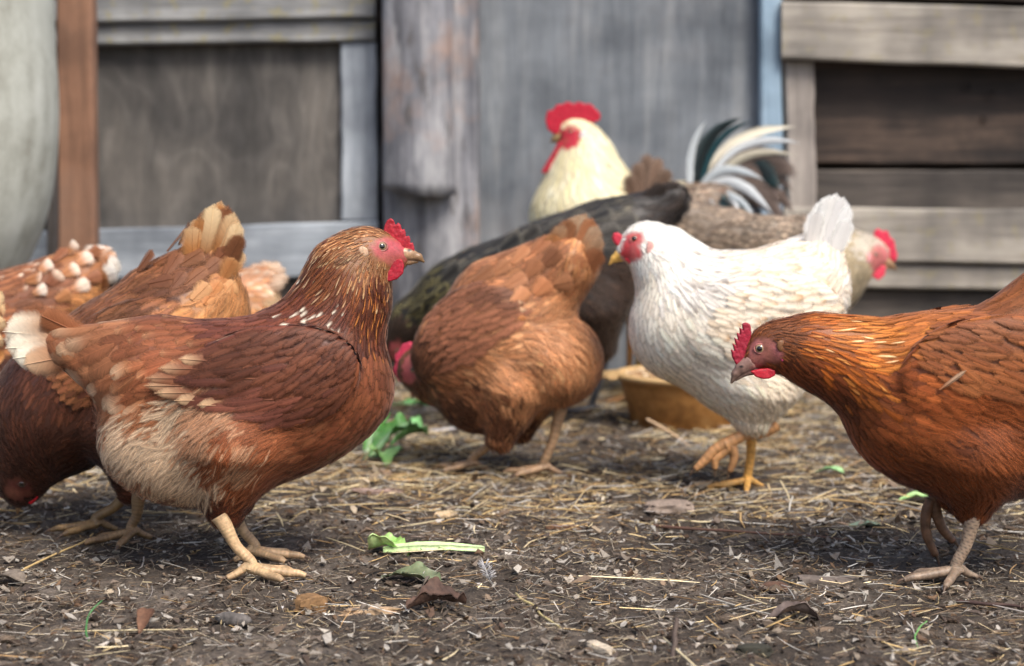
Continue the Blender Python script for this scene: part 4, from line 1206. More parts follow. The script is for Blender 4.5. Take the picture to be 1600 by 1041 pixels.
# ================================================================== rooster
def rooster():
    b = Bird('rooster', 'cream-necked rooster with tall red comb and arching dark tail before the grey wall', 1010, 3.6, 180, 17, cat='rooster', cols=3, vox=0.0085, dens=0.6)
    b.e(1010, 370, 140, 92, 88, -6, k=0.04)
    b.e(915, 340, 88, 92, 84, -60, k=0.04)
    b.c((1080, 350), 70, (1130, 310), 44, k=0.04, sq=0.7)
    b.chain([(918, 320, 78), (915, 270, 58), (914, 236, 36), (910, 214, 24)], k=0.03)
    b.e(896, 206, 26, 23, 16, 10, k=0.014)
    b.c((1000, 430), 56, (1005, 500), 24, 0.05, 0.05, k=0.03)
    b.e(1040, 360, 100, 56, 22, -6, lat=0.095, k=0.008)
    b.plumage([
        (905, 188, -30, 12, 6, 'r_neck'), (935, 205, -50, 26, 8, 'r_neck'), (915, 240, -80, 34, 9, 'r_neck'), (960, 235, -52, 40, 10, 'r_neck'), (880, 260, -85, 34, 10, 'r_neck'), (855, 300, -85, 34, 12, 'r_neck'), (920, 290, -72, 44, 11, 'r_neck'), (975, 280, -55, 40, 11, 'r_neck'), (950, 320, -65, 40, 12, 'r_neck'), (860, 345, -75, 30, 14, 'r_neck'), (900, 340, -70, 40, 12, 'r_neck'),
        (1010, 290, -5, 34, 20, 'r_wing'), (1040, 330, -5, 34, 20, 'r_wing'), (1100, 330, 10, 34, 18, 'r_body'), (1000, 420, -20, 28, 18, 'r_body', 0.3), (900, 420, -50, 28, 18, 'r_body'), (1100, 400, -20, 30, 18, 'r_body', 0.4), (1000, 480, -85, 22, 12, 'r_body', 0.4),
    ], None, None, face=[(872, 230), (872, 208), (884, 196), (902, 198), (912, 212), (900, 230), (885, 236)])
    # raised shoulder feathers
    for i, (bs, tp) in enumerate([((1005, 330), (1012, 238)), ((1012, 330), (1030, 244)), ((1000, 330), (996, 252)), ((1020, 332), (1044, 262)), ((995, 330), (982, 272)), ((1025, 335), (1050, 285))]):
        b.plume(bs, tp, 44, 'r_wing', 'shoulder_feather', lat=(b.near * 0.07, b.near * (0.085 + 0.004 * i)), lean=0.15)
    T = [((1105, 328), (1160, 215), (1240, 300), 'r_brown', 60), ((1108, 328), (1170, 235), (1242, 335), 'r_brown', 64), ((1104, 330), (1165, 250), (1222, 345), 'r_brown', 64), ((1100, 326), (1150, 210), (1236, 262), 'r_brown', 56),
         ((1085, 320), (1066, 235), (1104, 188), 'r_white', 22), ((1088, 318), (1072, 215), (1150, 186), 'r_black', 34), ((1090, 318), (1085, 205), (1160, 184), 'r_black', 30), ((1094, 318), (1100, 205), (1176, 190), 'r_teal', 20),
         ((1098, 320), (1110, 200), (1244, 198), 'r_cream', 34), ((1100, 322), (1130, 198), (1250, 224), 'r_white', 30), ((1104, 324), (1135, 215), (1246, 244), 'r_cream', 26),
         ((1085, 322), (1095, 260), (1140, 226), 'r_white', 26), ((1090, 325), (1105, 235), (1195, 282), 'r_white', 30), ((1092, 326), (1130, 238), (1208, 335), 'r_white', 34), ((1090, 330), (1150, 262), (1196, 348), 'r_black', 26),
         ((1090, 330), (1130, 280), (1152, 348), 'r_teal', 24), ((1092, 330), (1140, 275), (1182, 348), 'r_white', 30), ((1084, 328), (1105, 285), (1128, 345), 'r_black', 30), ((1086, 328), (1100, 290), (1112, 340), 'r_white', 16)]
    rr = np.random.RandomState(2)
    for q in range(16):
        a0 = T[rr.randint(0, 4)]
        T.insert(0, (a0[0], (a0[1][0] + rr.randint(-14, 15), a0[1][1] + rr.randint(-12, 13)), (a0[2][0] + rr.randint(-28, 8), a0[2][1] + rr.randint(-24, 12)), 'r_brown' if rr.rand() < 0.75 else 'r_black', 84))
    for q in range(10):
        x = 1092 + q * 5
        T.append(((x - 12, 338), (x + 10 + rr.randint(-8, 8), 290 + rr.randint(-10, 10)), (x + 34 + rr.randint(-10, 10), 348), ('r_white', 'r_black', 'r_brown', 'r_teal')[q % 4], 24))
    for i, (bs, ct, tp, pn, w) in enumerate(T):
        sg = b.near if i % 3 else -b.near
        b.plume(bs, tp, w, pn, 'tail_feather', ctrl=ct, lat=(sg * 0.012, (b.near * (0.03 + 0.002 * i) if i < 16 else sg * (0.015 + 0.0016 * i))), lean=0.18, prof='sickle', rows=18)
    b.head(dict(eye=(893, 205), er=0.006, iris=(190, 110, 40), beak=[(876, 212, 9), (868, 216, 6), (861, 222, 2)], lower=[(878, 220, 6), (868, 222, 2)],
                comb=[(866, 210), (856, 203), (852, 188), (855, 174), (864, 172), (869, 164), (880, 163), (886, 159), (896, 163), (904, 159), (914, 163), (922, 162), (930, 170), (938, 178), (937, 188), (926, 192), (908, 191), (896, 198), (882, 208)], combt=0.010,
                wattle=[(872, 222), (888, 218), (896, 226), (890, 240), (874, 252), (862, 264), (850, 272), (846, 268), (854, 254), (864, 238)], wlat=0.02,
                red=(180, 28, 52), wred=(160, 26, 44), facecol=(190, 40, 60), ear=(912, 212, 6, 7), earcol=(226, 214, 214), beak0=(200, 170, 120)))
    b.foot((1004, 505), (992, 622), 0, (190, 150, 80), 1.2)
    b.foot((1012, 505), (1010, 612), 0, (190, 150, 80), 1.2)
    b.finish()

# ================================================================== speckled hen
def hen_s():
    b = Bird('hen', 'grey-brown barred hen facing right, partly hidden behind the white hen', 1200, 3.34, 0, 18, cols=3, vox=0.0085, dens=0.6)
    b.e(1200, 425, 150, 88, 88, 0, k=0.04)
    b.e(1270, 420, 80, 82, 76, 0, k=0.04)
    b.c((1120, 380), 66, (1060, 340), 34, k=0.04, sq=0.7)
    b.chain([(1290, 420, 66), (1330, 402, 40), (1350, 395, 26)], k=0.03)
    b.e(1364, 396, 28, 24, 16, -15, k=0.014)
    b.c((1200, 470), 56, (1200, 540), 22, 0.05, 0.05, k=0.03)
    b.e(1200, 385, 100, 46, 24, 0, lat=0.074, k=0.008)
    b.plumage([
        (1360, 372, 170, 9, 5, 's_head'), (1345, 385, 200, 12, 6, 's_head'), (1330, 380, 190, 20, 8, 's_neck'), (1320, 420, 215, 22, 9, 's_neck'), (1345, 430, 230, 18, 9, 's_neck'), (1300, 460, 220, 24, 13, 's_neck'), (1290, 370, 185, 24, 12, 's_body'),
        (1200, 340, 178, 26, 16, 's_back'), (1100, 345, 170, 28, 17, 's_back'), (1080, 370, 170, 30, 18, 's_back'), (1200, 450, 190, 28, 16, 's_body', 0.3), (1120, 450, 210, 28, 16, 's_body', 0.6), (1200, 520, 265, 20, 12, 's_body', 0.4),
    ], [(1290, 380), (1270, 345), (1180, 338), (1110, 350), (1105, 385), (1160, 415), (1250, 415)],
       [(1270, 380, 185, 18, 12, 's_body'), (1190, 375, 182, 22, 14, 's_body'), (1130, 380, 180, 30, 16, 's_body')],
       face=[(1354, 412), (1356, 390), (1370, 380), (1386, 388), (1392, 404), (1380, 420), (1362, 424)])
    b.tail([((1090, 360), (1020, 335)), ((1090, 355), (1030, 318)), ((1090, 365), (1018, 350)), ((1092, 350), (1045, 308)), ((1090, 370), (1024, 362))], 's_back', 40, 0.03)
    b.head(dict(eye=(1368, 398), er=0.006, beak=[(1384, 408, 8), (1392, 413, 5), (1400, 422, 2)], lower=[(1382, 415, 5), (1393, 420, 2)],
                comb=[(1364, 376), (1366, 362), (1372, 357), (1380, 362), (1386, 360), (1390, 370), (1397, 376), (1399, 390), (1402, 400), (1398, 410), (1388, 402), (1378, 388)], combt=0.006,
                wattle=[(1360, 414), (1372, 412), (1384, 416), (1382, 430), (1372, 438), (1362, 432)], red=(214, 56, 82), wred=(214, 60, 84), facecol=(206, 120, 120), ear=(1356, 404, 5, 8), earcol=(226, 160, 160)))
    b.foot((1200, 545), (1204, 650), 0, (180, 150, 100), 1.05)
    b.foot((1210, 545), (1216, 640), 0, (180, 150, 100), 1.05)
    b.finish()

# ================================================================== three half-hidden hens at the left
def hen_e():
    b = Bird('hen', 'brown hen with fluffy white tail tip near the pale tank at back left', 60, 2.72, 180, 19, cols=3, vox=0.0085, dens=0.6)
    b.e(20, 510, 150, 92, 92, 22, k=0.04)
    b.e(-60, 560, 90, 84, 84, 30, k=0.04)
    b.e(95, 458, 66, 58, 62, 30, k=0.03)
    b.c((120, 440), 46, (158, 408), 24, k=0.03, sq=0.7)
    b.chain([(-90, 560, 62), (-130, 600, 40), (-140, 630, 32)], k=0.03)
    b.e(-142, 640, 26, 28, 22, 0, k=0.015)
    b.c((20, 590), 52, (20, 650), 22, 0.045, 0.04, k=0.03)
    b.plumage([
        (20, 460, 25, 26, 15, 'e_back'), (60, 430, 30, 28, 16, 'e_back'), (100, 395, 35, 34, 24, 'e_rump'), (140, 395, 30, 34, 24, 'e_rump'), (90, 440, 20, 34, 24, 'e_back'), (150, 430, 40, 28, 16, 'e_rump'), (130, 480, -10, 28, 16, 'd_rump', 0.7), (60, 500, 0, 26, 15, 'e_back'), (-60, 560, 30, 24, 14, 'd_dark'), (-130, 610, 60, 16, 8, 'd_dark'), (20, 640, -85, 20, 12, 'd_dark', 0.5)],
        None, None, face=[(-165, 655), (-155, 630), (-135, 635), (-135, 660)])
    b.tail([((135, 425), (170, 388)), ((135, 430), (182, 396)), ((138, 435), (188, 408)), ((135, 425), (155, 384)), ((135, 438), (184, 424)), ((130, 425), (148, 392), 'e_rump'), ((132, 440), (170, 436), 'e_rump')], 'e_tail', 42, 0.03)
    b.ruffle([(40, 440), (62, 425), (84, 410), (104, 400), (52, 460), (76, 446), (98, 430), (120, 414), (136, 404), (88, 470), (112, 455), (134, 438)], 28, 26, 30, ['e_rump', 'e_cream', 'e_back'], 0.008)
    b.head(dict(eye=(-146, 645), er=0.006, beak=[(-150, 660, 8), (-152, 678, 2)], comb=[(-160, 660), (-172, 650), (-170, 630), (-160, 640)]))
    b.foot((22, 655), (30, 738), 0, (170, 130, 80), 1.0)
    b.foot((10, 655), (-12, 722), 0, (170, 130, 80), 1.0)
    b.finish()

def hen_f():
    b = Bird('hen', 'brown hen whose pale-tipped tail pokes out behind the raised tail', 300, 3.0, 180, 20, cols=3, vox=0.0085, dens=0.6)
    b.e(270, 520, 140, 84, 86, 16, k=0.04)
    b.e(200, 550, 80, 78, 80, 20, k=0.04)
    b.e(390, 500, 62, 62, 66, 10, k=0.03)
    b.c((360, 460), 44, (415, 435), 20, k=0.03, sq=0.7)
    b.chain([(180, 540, 56), (150, 570, 38), (140, 600, 30)], k=0.03)
    b.e(138, 610, 25, 26, 21, 0, k=0.015)
    b.c((290, 580), 48, (290, 630), 20, 0.045, 0.04, k=0.03)
    b.plumage([
        (340, 430, 22, 28, 16, 'e_back'), (380, 430, 20, 30, 17, 'f_tail'), (400, 450, 10, 30, 17, 'f_tail'), (390, 480, -10, 28, 16, 'd_rump', 0.5), (430, 470, -40, 26, 15, 'f_fluff', 1.0), (430, 510, -60, 28, 15, 'f_fluff', 1.0), (280, 470, 15, 26, 15, 'e_back'), (200, 520, 20, 24, 14, 'e_back'), (140, 590, 60, 14, 8, 'd_dark'), (290, 610, -85, 22, 13, 'd_dark', 0.5)],
        None, None, face=[(116, 625), (124, 602), (140, 605), (142, 628)])
    b.tail([((375, 455), (448, 420)), ((375, 450), (440, 411)), ((375, 460), (453, 432)), ((372, 448), (425, 410)), ((375, 464), (446, 442)), ((370, 448), (408, 414))], 'f_tail', 30, 0.025)
    b.head(dict(eye=(132, 613), er=0.006, beak=[(130, 628, 7), (128, 644, 2)], comb=[(120, 630), (110, 618), (114, 602), (122, 610)]))
    b.foot((292, 635), (300, 700), 0, (170, 130, 80), 1.0)
    b.foot((280, 635), (280, 684), 0, (170, 130, 80), 1.0)
    b.finish()

def hen_g():
    b = Bird('hen', 'brown hen cut off by the left picture edge, only its ragged rear showing', -130, 2.35, 180, 21, cols=3, vox=0.0085, dens=0.6)
    b.e(-150, 590, 140, 104, 100, 14, k=0.04)
    b.e(-230, 610, 96, 96, 92, 14, k=0.04)
    b.e(-80, 640, 92, 84, 88, 10, k=0.04)
    b.c((-70, 540), 60, (-22, 500), 26, k=0.03, sq=0.7)
    b.chain([(-250, 580, 70), (-300, 520, 46), (-310, 490, 36)], k=0.03)
    b.e(-316, 480, 30, 26, 22, 0, k=0.015)
    b.c((-130, 690), 56, (-130, 750), 24, 0.045, 0.04, k=0.03)
    b.plumage([
        (-60, 500, 30, 30, 17, 'd_rump'), (-20, 500, 35, 32, 18, 'd_rump'), (-40, 560, 10, 30, 16, 'd_rump', 0.5), (-10, 620, -20, 30, 16, 'a_cream', 1.0), (-20, 680, -50, 28, 15, 'a_cream', 1.0), (-150, 500, 10, 26, 15, 'd_back'), (-230, 600, 0, 24, 14, 'd_back'), (-300, 500, -60, 16, 8, 'd_back'), (-130, 730, -85, 20, 12, 'd_dark', 0.5)],
        None, None, face=[(-345, 490), (-335, 470), (-318, 470), (-318, 492)])
    b.tail([((-50, 520), (4, 455)), ((-50, 525), (8, 475)), ((-50, 530), (9, 500)), ((-50, 520), (-6, 440)), ((-50, 540), (6, 530)), ((-48, 545), (8, 560))], 'd_tail', 30, 0.025)
    b.head(dict(eye=(-326, 478), er=0.006, beak=[(-340, 486, 8), (-356, 494, 2)], comb=[(-345, 480), (-350, 460), (-335, 448), (-322, 456), (-325, 466)]))
    b.foot((-128, 755), (-120, 822), 0, (170, 130, 80), 1.0)
    b.foot((-140, 755), (-160, 800), 0, (170, 130, 80), 1.0)
    b.finish()

# ================================================================== setting
YW = 4.0                                     # distance of the wall
def mat_wood(name, c0, c1, c2, grain='z', scale=1.0, swirl=0.0, stain=None, stain_amt=0.0, rough=0.8, lich=0.0, rings=0.0, patch=None):
    """weathered wood: long grain streaks, pores, cracks and blotches in object space"""
    t = NT(name)
    tc = t.n('ShaderNodeTexCoord')
    mp = t.n('ShaderNodeMapping')
    g = {'x': (1.6, 26, 26), 'z': (26, 26, 1.6)}[grain]
    mp.inputs['Scale'].default_value = tuple(q * scale for q in g)
    src = tc.outputs['Object']
    if swirl:
        w = t.n('ShaderNodeTexNoise', Scale=4.5, Detail=2.0)
        t.l(src, w.inputs['Vector'])
        sub = t.n('ShaderNodeVectorMath', operation='SCALE'); t.l(w.outputs['Color'], sub.inputs[0]); sub.inputs['Scale'].default_value = swirl
        ad = t.n('ShaderNodeVectorMath', operation='ADD'); t.l(src, ad.inputs[0]); t.l(sub.outputs[0], ad.inputs[1])
        src2 = ad.outputs[0]
    else:
        src2 = src
    t.l(src2, mp.inputs['Vector'])
    n1 = t.n('ShaderNodeTexNoise', Scale=1.0, Detail=6.0, Roughness=0.65, Distortion=0.6); t.l(mp.outputs[0], n1.inputs['Vector'])
    n2 = t.n('ShaderNodeTexNoise', Scale=5.0, Detail=5.0, Roughness=0.7); t.l(mp.outputs[0], n2.inputs['Vector'])
    n3 = t.n('ShaderNodeTexNoise', Scale=6.0, Detail=4.0); t.l(src, n3.inputs['Vector'])
    f = t.math('ADD', t.math('MULTIPLY', n1.outputs[0], 0.75), t.math('MULTIPLY', n2.outputs[0], 0.25))
    col = t.ramp(f, [(0.30, lin(c0)), (0.5, lin(c1)), (0.68, lin(c2))])
    col = t.mix(1.0, col, t.ramp(n3.outputs[0], [(0.3, (0.45, 0.45, 0.46)), (0.7, (1.25, 1.22, 1.18))]), 'MULTIPLY')
    if rings:
        mp2 = t.n('ShaderNodeMapping'); mp2.inputs['Scale'].default_value = (5, 5, 2.6); t.l(src, mp2.inputs['Vector'])
        nr = t.n('ShaderNodeTexNoise', Scale=1.0, Detail=2.0, Roughness=0.4, Distortion=0.5); t.l(mp2.outputs[0], nr.inputs['Vector'])
        sn = t.math('SINE', t.math('MULTIPLY', nr.outputs[0], 60.0))
        col = t.mix(rings, col, t.ramp(sn, [(0.0, (0.35, 0.33, 0.31)), (1.0, (1.5, 1.5, 1.5))]), 'MULTIPLY')
        col = t.mix(0.6, col, t.ramp(nr.outputs[0], [(0.35, (0.55, 0.55, 0.58)), (0.65, (1.5, 1.45, 1.4))]), 'MULTIPLY')
    if patch is not None:
        mp3 = t.n('ShaderNodeMapping'); mp3.inputs['Scale'].default_value = (14, 14, 3.5); t.l(src, mp3.inputs['Vector'])
        n6 = t.n('ShaderNodeTexNoise', Scale=1.0, Detail=6.0, Roughness=0.7); t.l(mp3.outputs[0], n6.inputs['Vector'])
        col = t.mix(t.ramp(n6.outputs[0], [(0.50, (0, 0, 0)), (0.62, (0.5, 0.5, 0.5))]), col, lin(patch))
        col = t.mix(t.ramp(n6.outputs[0], [(0.36, (0.7, 0.7, 0.7)), (0.42, (0, 0, 0))]), col, lin((72, 66, 64)))
    if stain is not None:
        n4 = t.n('ShaderNodeTexNoise', Scale=3.2, Detail=5.0, Roughness=0.6); t.l(src, n4.inputs['Vector'])
        col = t.mix(t.ramp(n4.outputs[0], [(0.5, (0, 0, 0)), (0.68, (stain_amt,) * 3)]), col, lin(stain))
    if lich:
        n5 = t.n('ShaderNodeTexNoise', Scale=34.0, Detail=4.0); t.l(src, n5.inputs['Vector'])
        col = t.mix(t.ramp(n5.outputs[0], [(0.56, (0, 0, 0)), (0.66, (lich,) * 3)]), col, lin((150, 140, 88)))
    t.l(col, t.b.inputs['Base Color'])
    t.bump(f, 0.7, 0.006)
    t.set(Roughness=rough)
    return t.m

M_W_GREY = mat_wood('weathered_grey_wood', (92, 92, 92), (140, 142, 144), (178, 180, 182), 'x', lich=0.5)
M_W_BLUE = mat_wood('bluish_grey_wood', (114, 122, 132), (150, 159, 170), (182, 190, 200), 'x')
M_W_BLUEZ = mat_wood('bluish_grey_upright_wood', (124, 132, 142), (162, 171, 182), (188, 196, 205), 'z')
M_W_PLY = mat_wood('dark_plywood', (64, 63, 62), (92, 90, 88), (118, 114, 110), 'z', 0.5, swirl=0.10, rings=0.16)
M_W_DOOR = mat_wood('grey_plywood_door', (94, 100, 108), (120, 127, 135), (144, 149, 154), 'z', 1.2, stain=(104, 92, 84), stain_amt=0.35)
M_W_LOG = mat_wood('peeled_log', (78, 78, 84), (126, 128, 136), (176, 176, 180), 'z', 0.8, stain=(182, 146, 124), stain_amt=0.8, patch=(186, 186, 188))
M_W_TAN = mat_wood('weathered_tan_wood', (112, 106, 100), (152, 146, 138), (180, 174, 164), 'x', lich=0.25)
M_W_TANZ = mat_wood('weathered_tan_upright_wood', (122, 116, 112), (160, 152, 146), (186, 178, 170), 'z')
M_W_DARK = mat_wood('dark_brown_boards', (14, 11, 10), (50, 40, 35), (104, 86, 74), 'x', 0.5, stain=(20, 16, 15), stain_amt=0.85)
M_W_DARK2 = mat_wood('dark_grey_boards', (44, 40, 38), (76, 70, 66), (104, 96, 88), 'x')
M_W_POLE = mat_wood('rusty_brown_pole', (112, 84, 68), (150, 112, 90), (176, 134, 108), 'z', stain=(96, 84, 78), stain_amt=0.6)
M_BLUE = mat_wood('pale_blue_paint', (134, 160, 182), (156, 182, 204), (176, 198, 216), 'z')

M_KNOT = mat_vcol('knot_hole', 0.9)
def plank(name, L, R, Y, thick, mat, parent=None, seg=20, wob=0.003, seed=0, vertical=False):
    """board between two end edges given in photo px at depth Y. horizontal: L=(x,ytop,ybot), R=(x,ytop,ybot); vertical: L=(y,xleft,xright) top, R bottom"""
    rs = np.random.RandomState(seed + 100)
    if not vertical:
        e0 = (at(L[0], L[1], Y), at(L[0], L[2], Y)); e1 = (at(R[0], R[1], Y), at(R[0], R[2], Y))
    else:
        e0 = (at(L[2], L[0], Y), at(L[1], L[0], Y)); e1 = (at(R[2], R[0], Y), at(R[1], R[0], Y))
    c = (e0[0] + e0[1] + e1[0] + e1[1]) / 4
    ch = min(0.005, thick * 0.25)
    V = []
    for i in range(seg + 1):
        u = i / seg
        a = e0[0] * (1 - u) + e1[0] * u; b = e0[1] * (1 - u) + e1[1] * u
        d = (b - a) / np.linalg.norm(b - a)
        a = a + d * (fbm(np.array([[u * 9 + seed * 3.1, seed, 0.3]]), 3)[0] - 0.5) * wob * 2
        b = b + d * (fbm(np.array([[u * 9 + seed * 5.7, seed + 9, 0.3]]), 3)[0] - 0.5) * wob * 2
        y0 = (fbm(np.array([[u * 5 + seed, 7, 0.3]]), 2)[0] - 0.5) * wob
        f = np.array([0, y0, 0]); k = np.array([0, thick, 0])
        V += [a + d * ch + f, b - d * ch + f, b + f + (0, ch, 0), b + k - (0, ch, 0), b - d * ch + k, a + d * ch + k, a + k - (0, ch, 0), a + f + (0, ch, 0)]
    V = np.array(V) - c
    i = np.arange(seg)[:, None]; j = np.arange(8)[None]
    Q = np.stack([i * 8 + j, i * 8 + (j + 1) % 8, (i + 1) * 8 + (j + 1) % 8, (i + 1) * 8 + j], -1).reshape(-1, 4)
    caps = np.array([[0, 7, 6, 5, 4, 3, 2, 1], [seg * 8 + q for q in range(8)]])
    o = mk(name, V, [Q, caps], mat, None, smooth=False)
    if parent is not None:
        o.parent = parent
        c = c - np.array(parent.location)
    o.location = c
    return o

def build_wall():
    # --- framed panel at left
    g = empty('framed_panel', at(370, 589, YW + 0.02) * [1, 1, 0])
    tag(g, 'weathered wooden framed panel with dark plywood centre behind the left hens', 'panel')
    plank('plywood_panel', (60, 60, 362), (545, 60, 362), YW + 0.03, 0.015, M_W_PLY, g, seed=1)
    plank('rail', (60, -8, 36), (586, -14, 28), YW - 0.03, 0.045, M_W_GREY, g, seed=2)
    plank('rail', (62, 38, 72), (586, 30, 64), YW - 0.012, 0.04, M_W_GREY, g, seed=3)
    plank('rail', (60, -140, -12), (588, -146, -18), YW - 0.01, 0.04, M_W_GREY, g, seed=31)
    plank('stile', (66, 532, 588), (343, 534, 590), YW + 0.0, 0.03, M_W_BLUEZ, g, seed=4, vertical=True)
    plank('stile', (66, 20, 78), (343, 22, 80), YW + 0.0, 0.03, M_W_BLUEZ, g, seed=41, vertical=True)
    plank('rail', (20, 363, 440), (590, 345, 432), YW - 0.012, 0.04, M_W_BLUE, g, seed=5)
    plank('rail', (20, 442, 520), (590, 434, 518), YW + 0.02, 0.03, M_W_DARK2, g, seed=6)
    plank('rail', (20, 522, 592), (590, 520, 592), YW + 0.01, 0.03, M_W_DARK2, g, seed=7)
    for x in (-330, -120):
        pass
    o = plank('plank_wall', (-700, -200, 592), (18, -200, 592), YW + 0.02, 0.03, M_W_GREY, None, seed=71)
    tag(o, 'grey board wall behind the pale round tank', 'wall')
    # --- dark gap filler behind the log
    # --- log post
    def log(name, x0, x1, ytop, ybot, Y, rough, seed, parent, taper=0.0, dep=1.0):
        a, b = at(x0, 300, Y), at(x1, 300, Y)
        r0 = (b[0] - a[0]) / 2; cx = (a[0] + b[0]) / 2
        zt, zb = at(x0, ytop, Y)[2], max(0.0, at(x0, ybot, Y)[2])
        n, m = 36, 30
        V = []
        for i in range(m + 1):
            z = zt + (zb - zt) * i / m
            th = np.arange(n) * 2 * math.pi / n
            nz = fbm(np.stack([np.cos(th) * 2.2 + seed, np.sin(th) * 2.2, np.full(n, z * 2.2)], -1), 3) - 0.5
            r = r0 * (1 + rough * nz + taper * i / m)
            V.append(np.stack([r * np.cos(th), dep * r * np.sin(th), np.full(n, z)], -1))
        if zb > 0.02: V[-1][:, 2] += (fbm(np.stack([np.arange(n) * 0.55, np.arange(n) * 0.0, np.arange(n) * 0.0], -1), 2) - 0.5) * 0.05
        V = np.concatenate(V)
        i = np.arange(m)[:, None]; j = np.arange(n)[None]
        Q = np.stack([i * n + j, i * n + (j + 1) % n, (i + 1) * n + (j + 1) % n, (i + 1) * n + j], -1).reshape(-1, 4)[:, ::-1]
        caps = np.array([list(range(n)), [m * n + q for q in range(n)][::-1]])
        V = V + np.array([cx, Y + r0 * dep, 0])
        if parent is not None: V = V - np.array(parent.location)
        return mk(name, V, [Q, caps], M_W_LOG, parent)
    lp = empty('log_post', at(672, 589, YW) * [1, 1, 0])
    tag(lp, 'thick weathered log post with a split ledge between the panel and the grey board', 'post')
    log('trunk', 598, 748, -120, 592, YW - 0.07, 0.22, 3.0, lp, 0.03, 0.8)
    log('bark_slab', 599, 708, -120, 299, YW - 0.15, 0.35, 8.0, lp, 0.02, 0.75)
    # --- grey plywood board
    o = plank('plywood_board', (744, -160, 592), (1206, -160, 592), YW + 0.03, 0.018, M_W_DOOR, None, seed=8)
    tag(o, 'large flat grey plywood sheet behind the rooster', 'board')
    o = plank('gap_blocker', (-700, -200, 600), (2080, -200, 600), YW + 0.10, 0.02, M_W_DARK, None, seed=81)  # added dark sheet, keeps sky light from showing through the wall gaps
    tag(o, 'dark sheet added behind the wall to keep its gaps dark', 'board')
    # --- pale blue post
    o = plank('blue_post', (-120, 1188, 1222), (592, 1190, 1224), YW - 0.02, 0.045, M_BLUE, None, seed=9, vertical=True)
    tag(o, 'narrow pale blue painted post right of the rooster', 'post')
    # --- right board fence
    g = empty('plank_fence', at(1420, 589, YW) * [1, 1, 0])
    tag(g, 'weathered plank fence with dark gaps at the right', 'fence')
    xr = 2050
    plank('plank', (1222, 2, 92), (xr, 22, 122), YW - 0.045, 0.03, M_W_TAN, g, seed=10, seg=40)
    plank('plank', (1222, -130, -6), (xr, -110, 14), YW + 0.02, 0.03, M_W_DARK, g, seed=11, seg=40)
    plank('stile', (96, 1226, 1272), (332, 1232, 1276), YW - 0.01, 0.03, M_W_TANZ, g, seed=12, vertical=True)
    broad = plank('plank', (1232, 84, 256), (xr, 96, 262), YW + 0.03, 0.03, M_W_DARK, g, seed=13, seg=40, wob=0.006)
    for kx, ky, kr in ((1509, 136, 7), (1545, 148, 6), (1536, 187, 6)):
        c = at(kx, ky, YW + 0.027) - np.array(g.location) - np.array(broad.location)
        th = np.arange(12) * 2 * math.pi / 12
        r = kr / 660 * (1 + 0.25 * np.random.RandomState(kx).randn(12))
        ring = np.stack([r * np.cos(th), 0 * th, r * np.sin(th)], -1)
        mk('knot_hole', np.concatenate([ring, ring * 0.8 + [0, 0.006, 0]]) + c, [np.stack([np.arange(12), (np.arange(12) + 1) % 12, 12 + (np.arange(12) + 1) % 12, 12 + np.arange(12)], -1), np.array([[12 + q for q in range(12)]])], M_KNOT, broad, col=np.broadcast_to(lin((14, 10, 9)), (24, 3)))
    plank('plank', (1232, 265, 330), (xr, 268, 334), YW + 0.02, 0.03, M_W_DARK2, g, seed=15, seg=40)
    plank('plank', (1226, 324, 408), (xr, 330, 420), YW - 0.03, 0.03, M_W_TAN, g, seed=16, seg=40)
    plank('plank', (1226, 411, 448), (xr, 424, 462), YW - 0.015, 0.03, M_W_TAN, g, seed=17, seg=40)
    plank('plank', (1226, 452, 520), (xr, 462, 526), YW + 0.015, 0.03, M_W_DARK2, g, seed=18, seg=40)
    plank('plank', (1226, 523, 592), (xr, 529, 592), YW + 0.02, 0.03, M_W_DARK2, g, seed=19, seg=40)
    # --- rusty pole
    o = plank('rusty_pole', (-120, 86, 142), (622, 92, 150), YW - 0.35, 0.05, M_W_POLE, None, seed=20, vertical=True, wob=0.002)
    z0 = o.location
    tag(o, 'rust-brown upright pole beside the pale tank', 'pole')
    # --- pale strip behind the tank
    o = plank('pale_strip', (200, 72, 88), (608, 72, 88), YW - 0.2, 0.02, M_W_TANZ, None, seed=21, vertical=True)
    tag(o, 'thin pale upright strip between tank and rusty pole', 'strip')

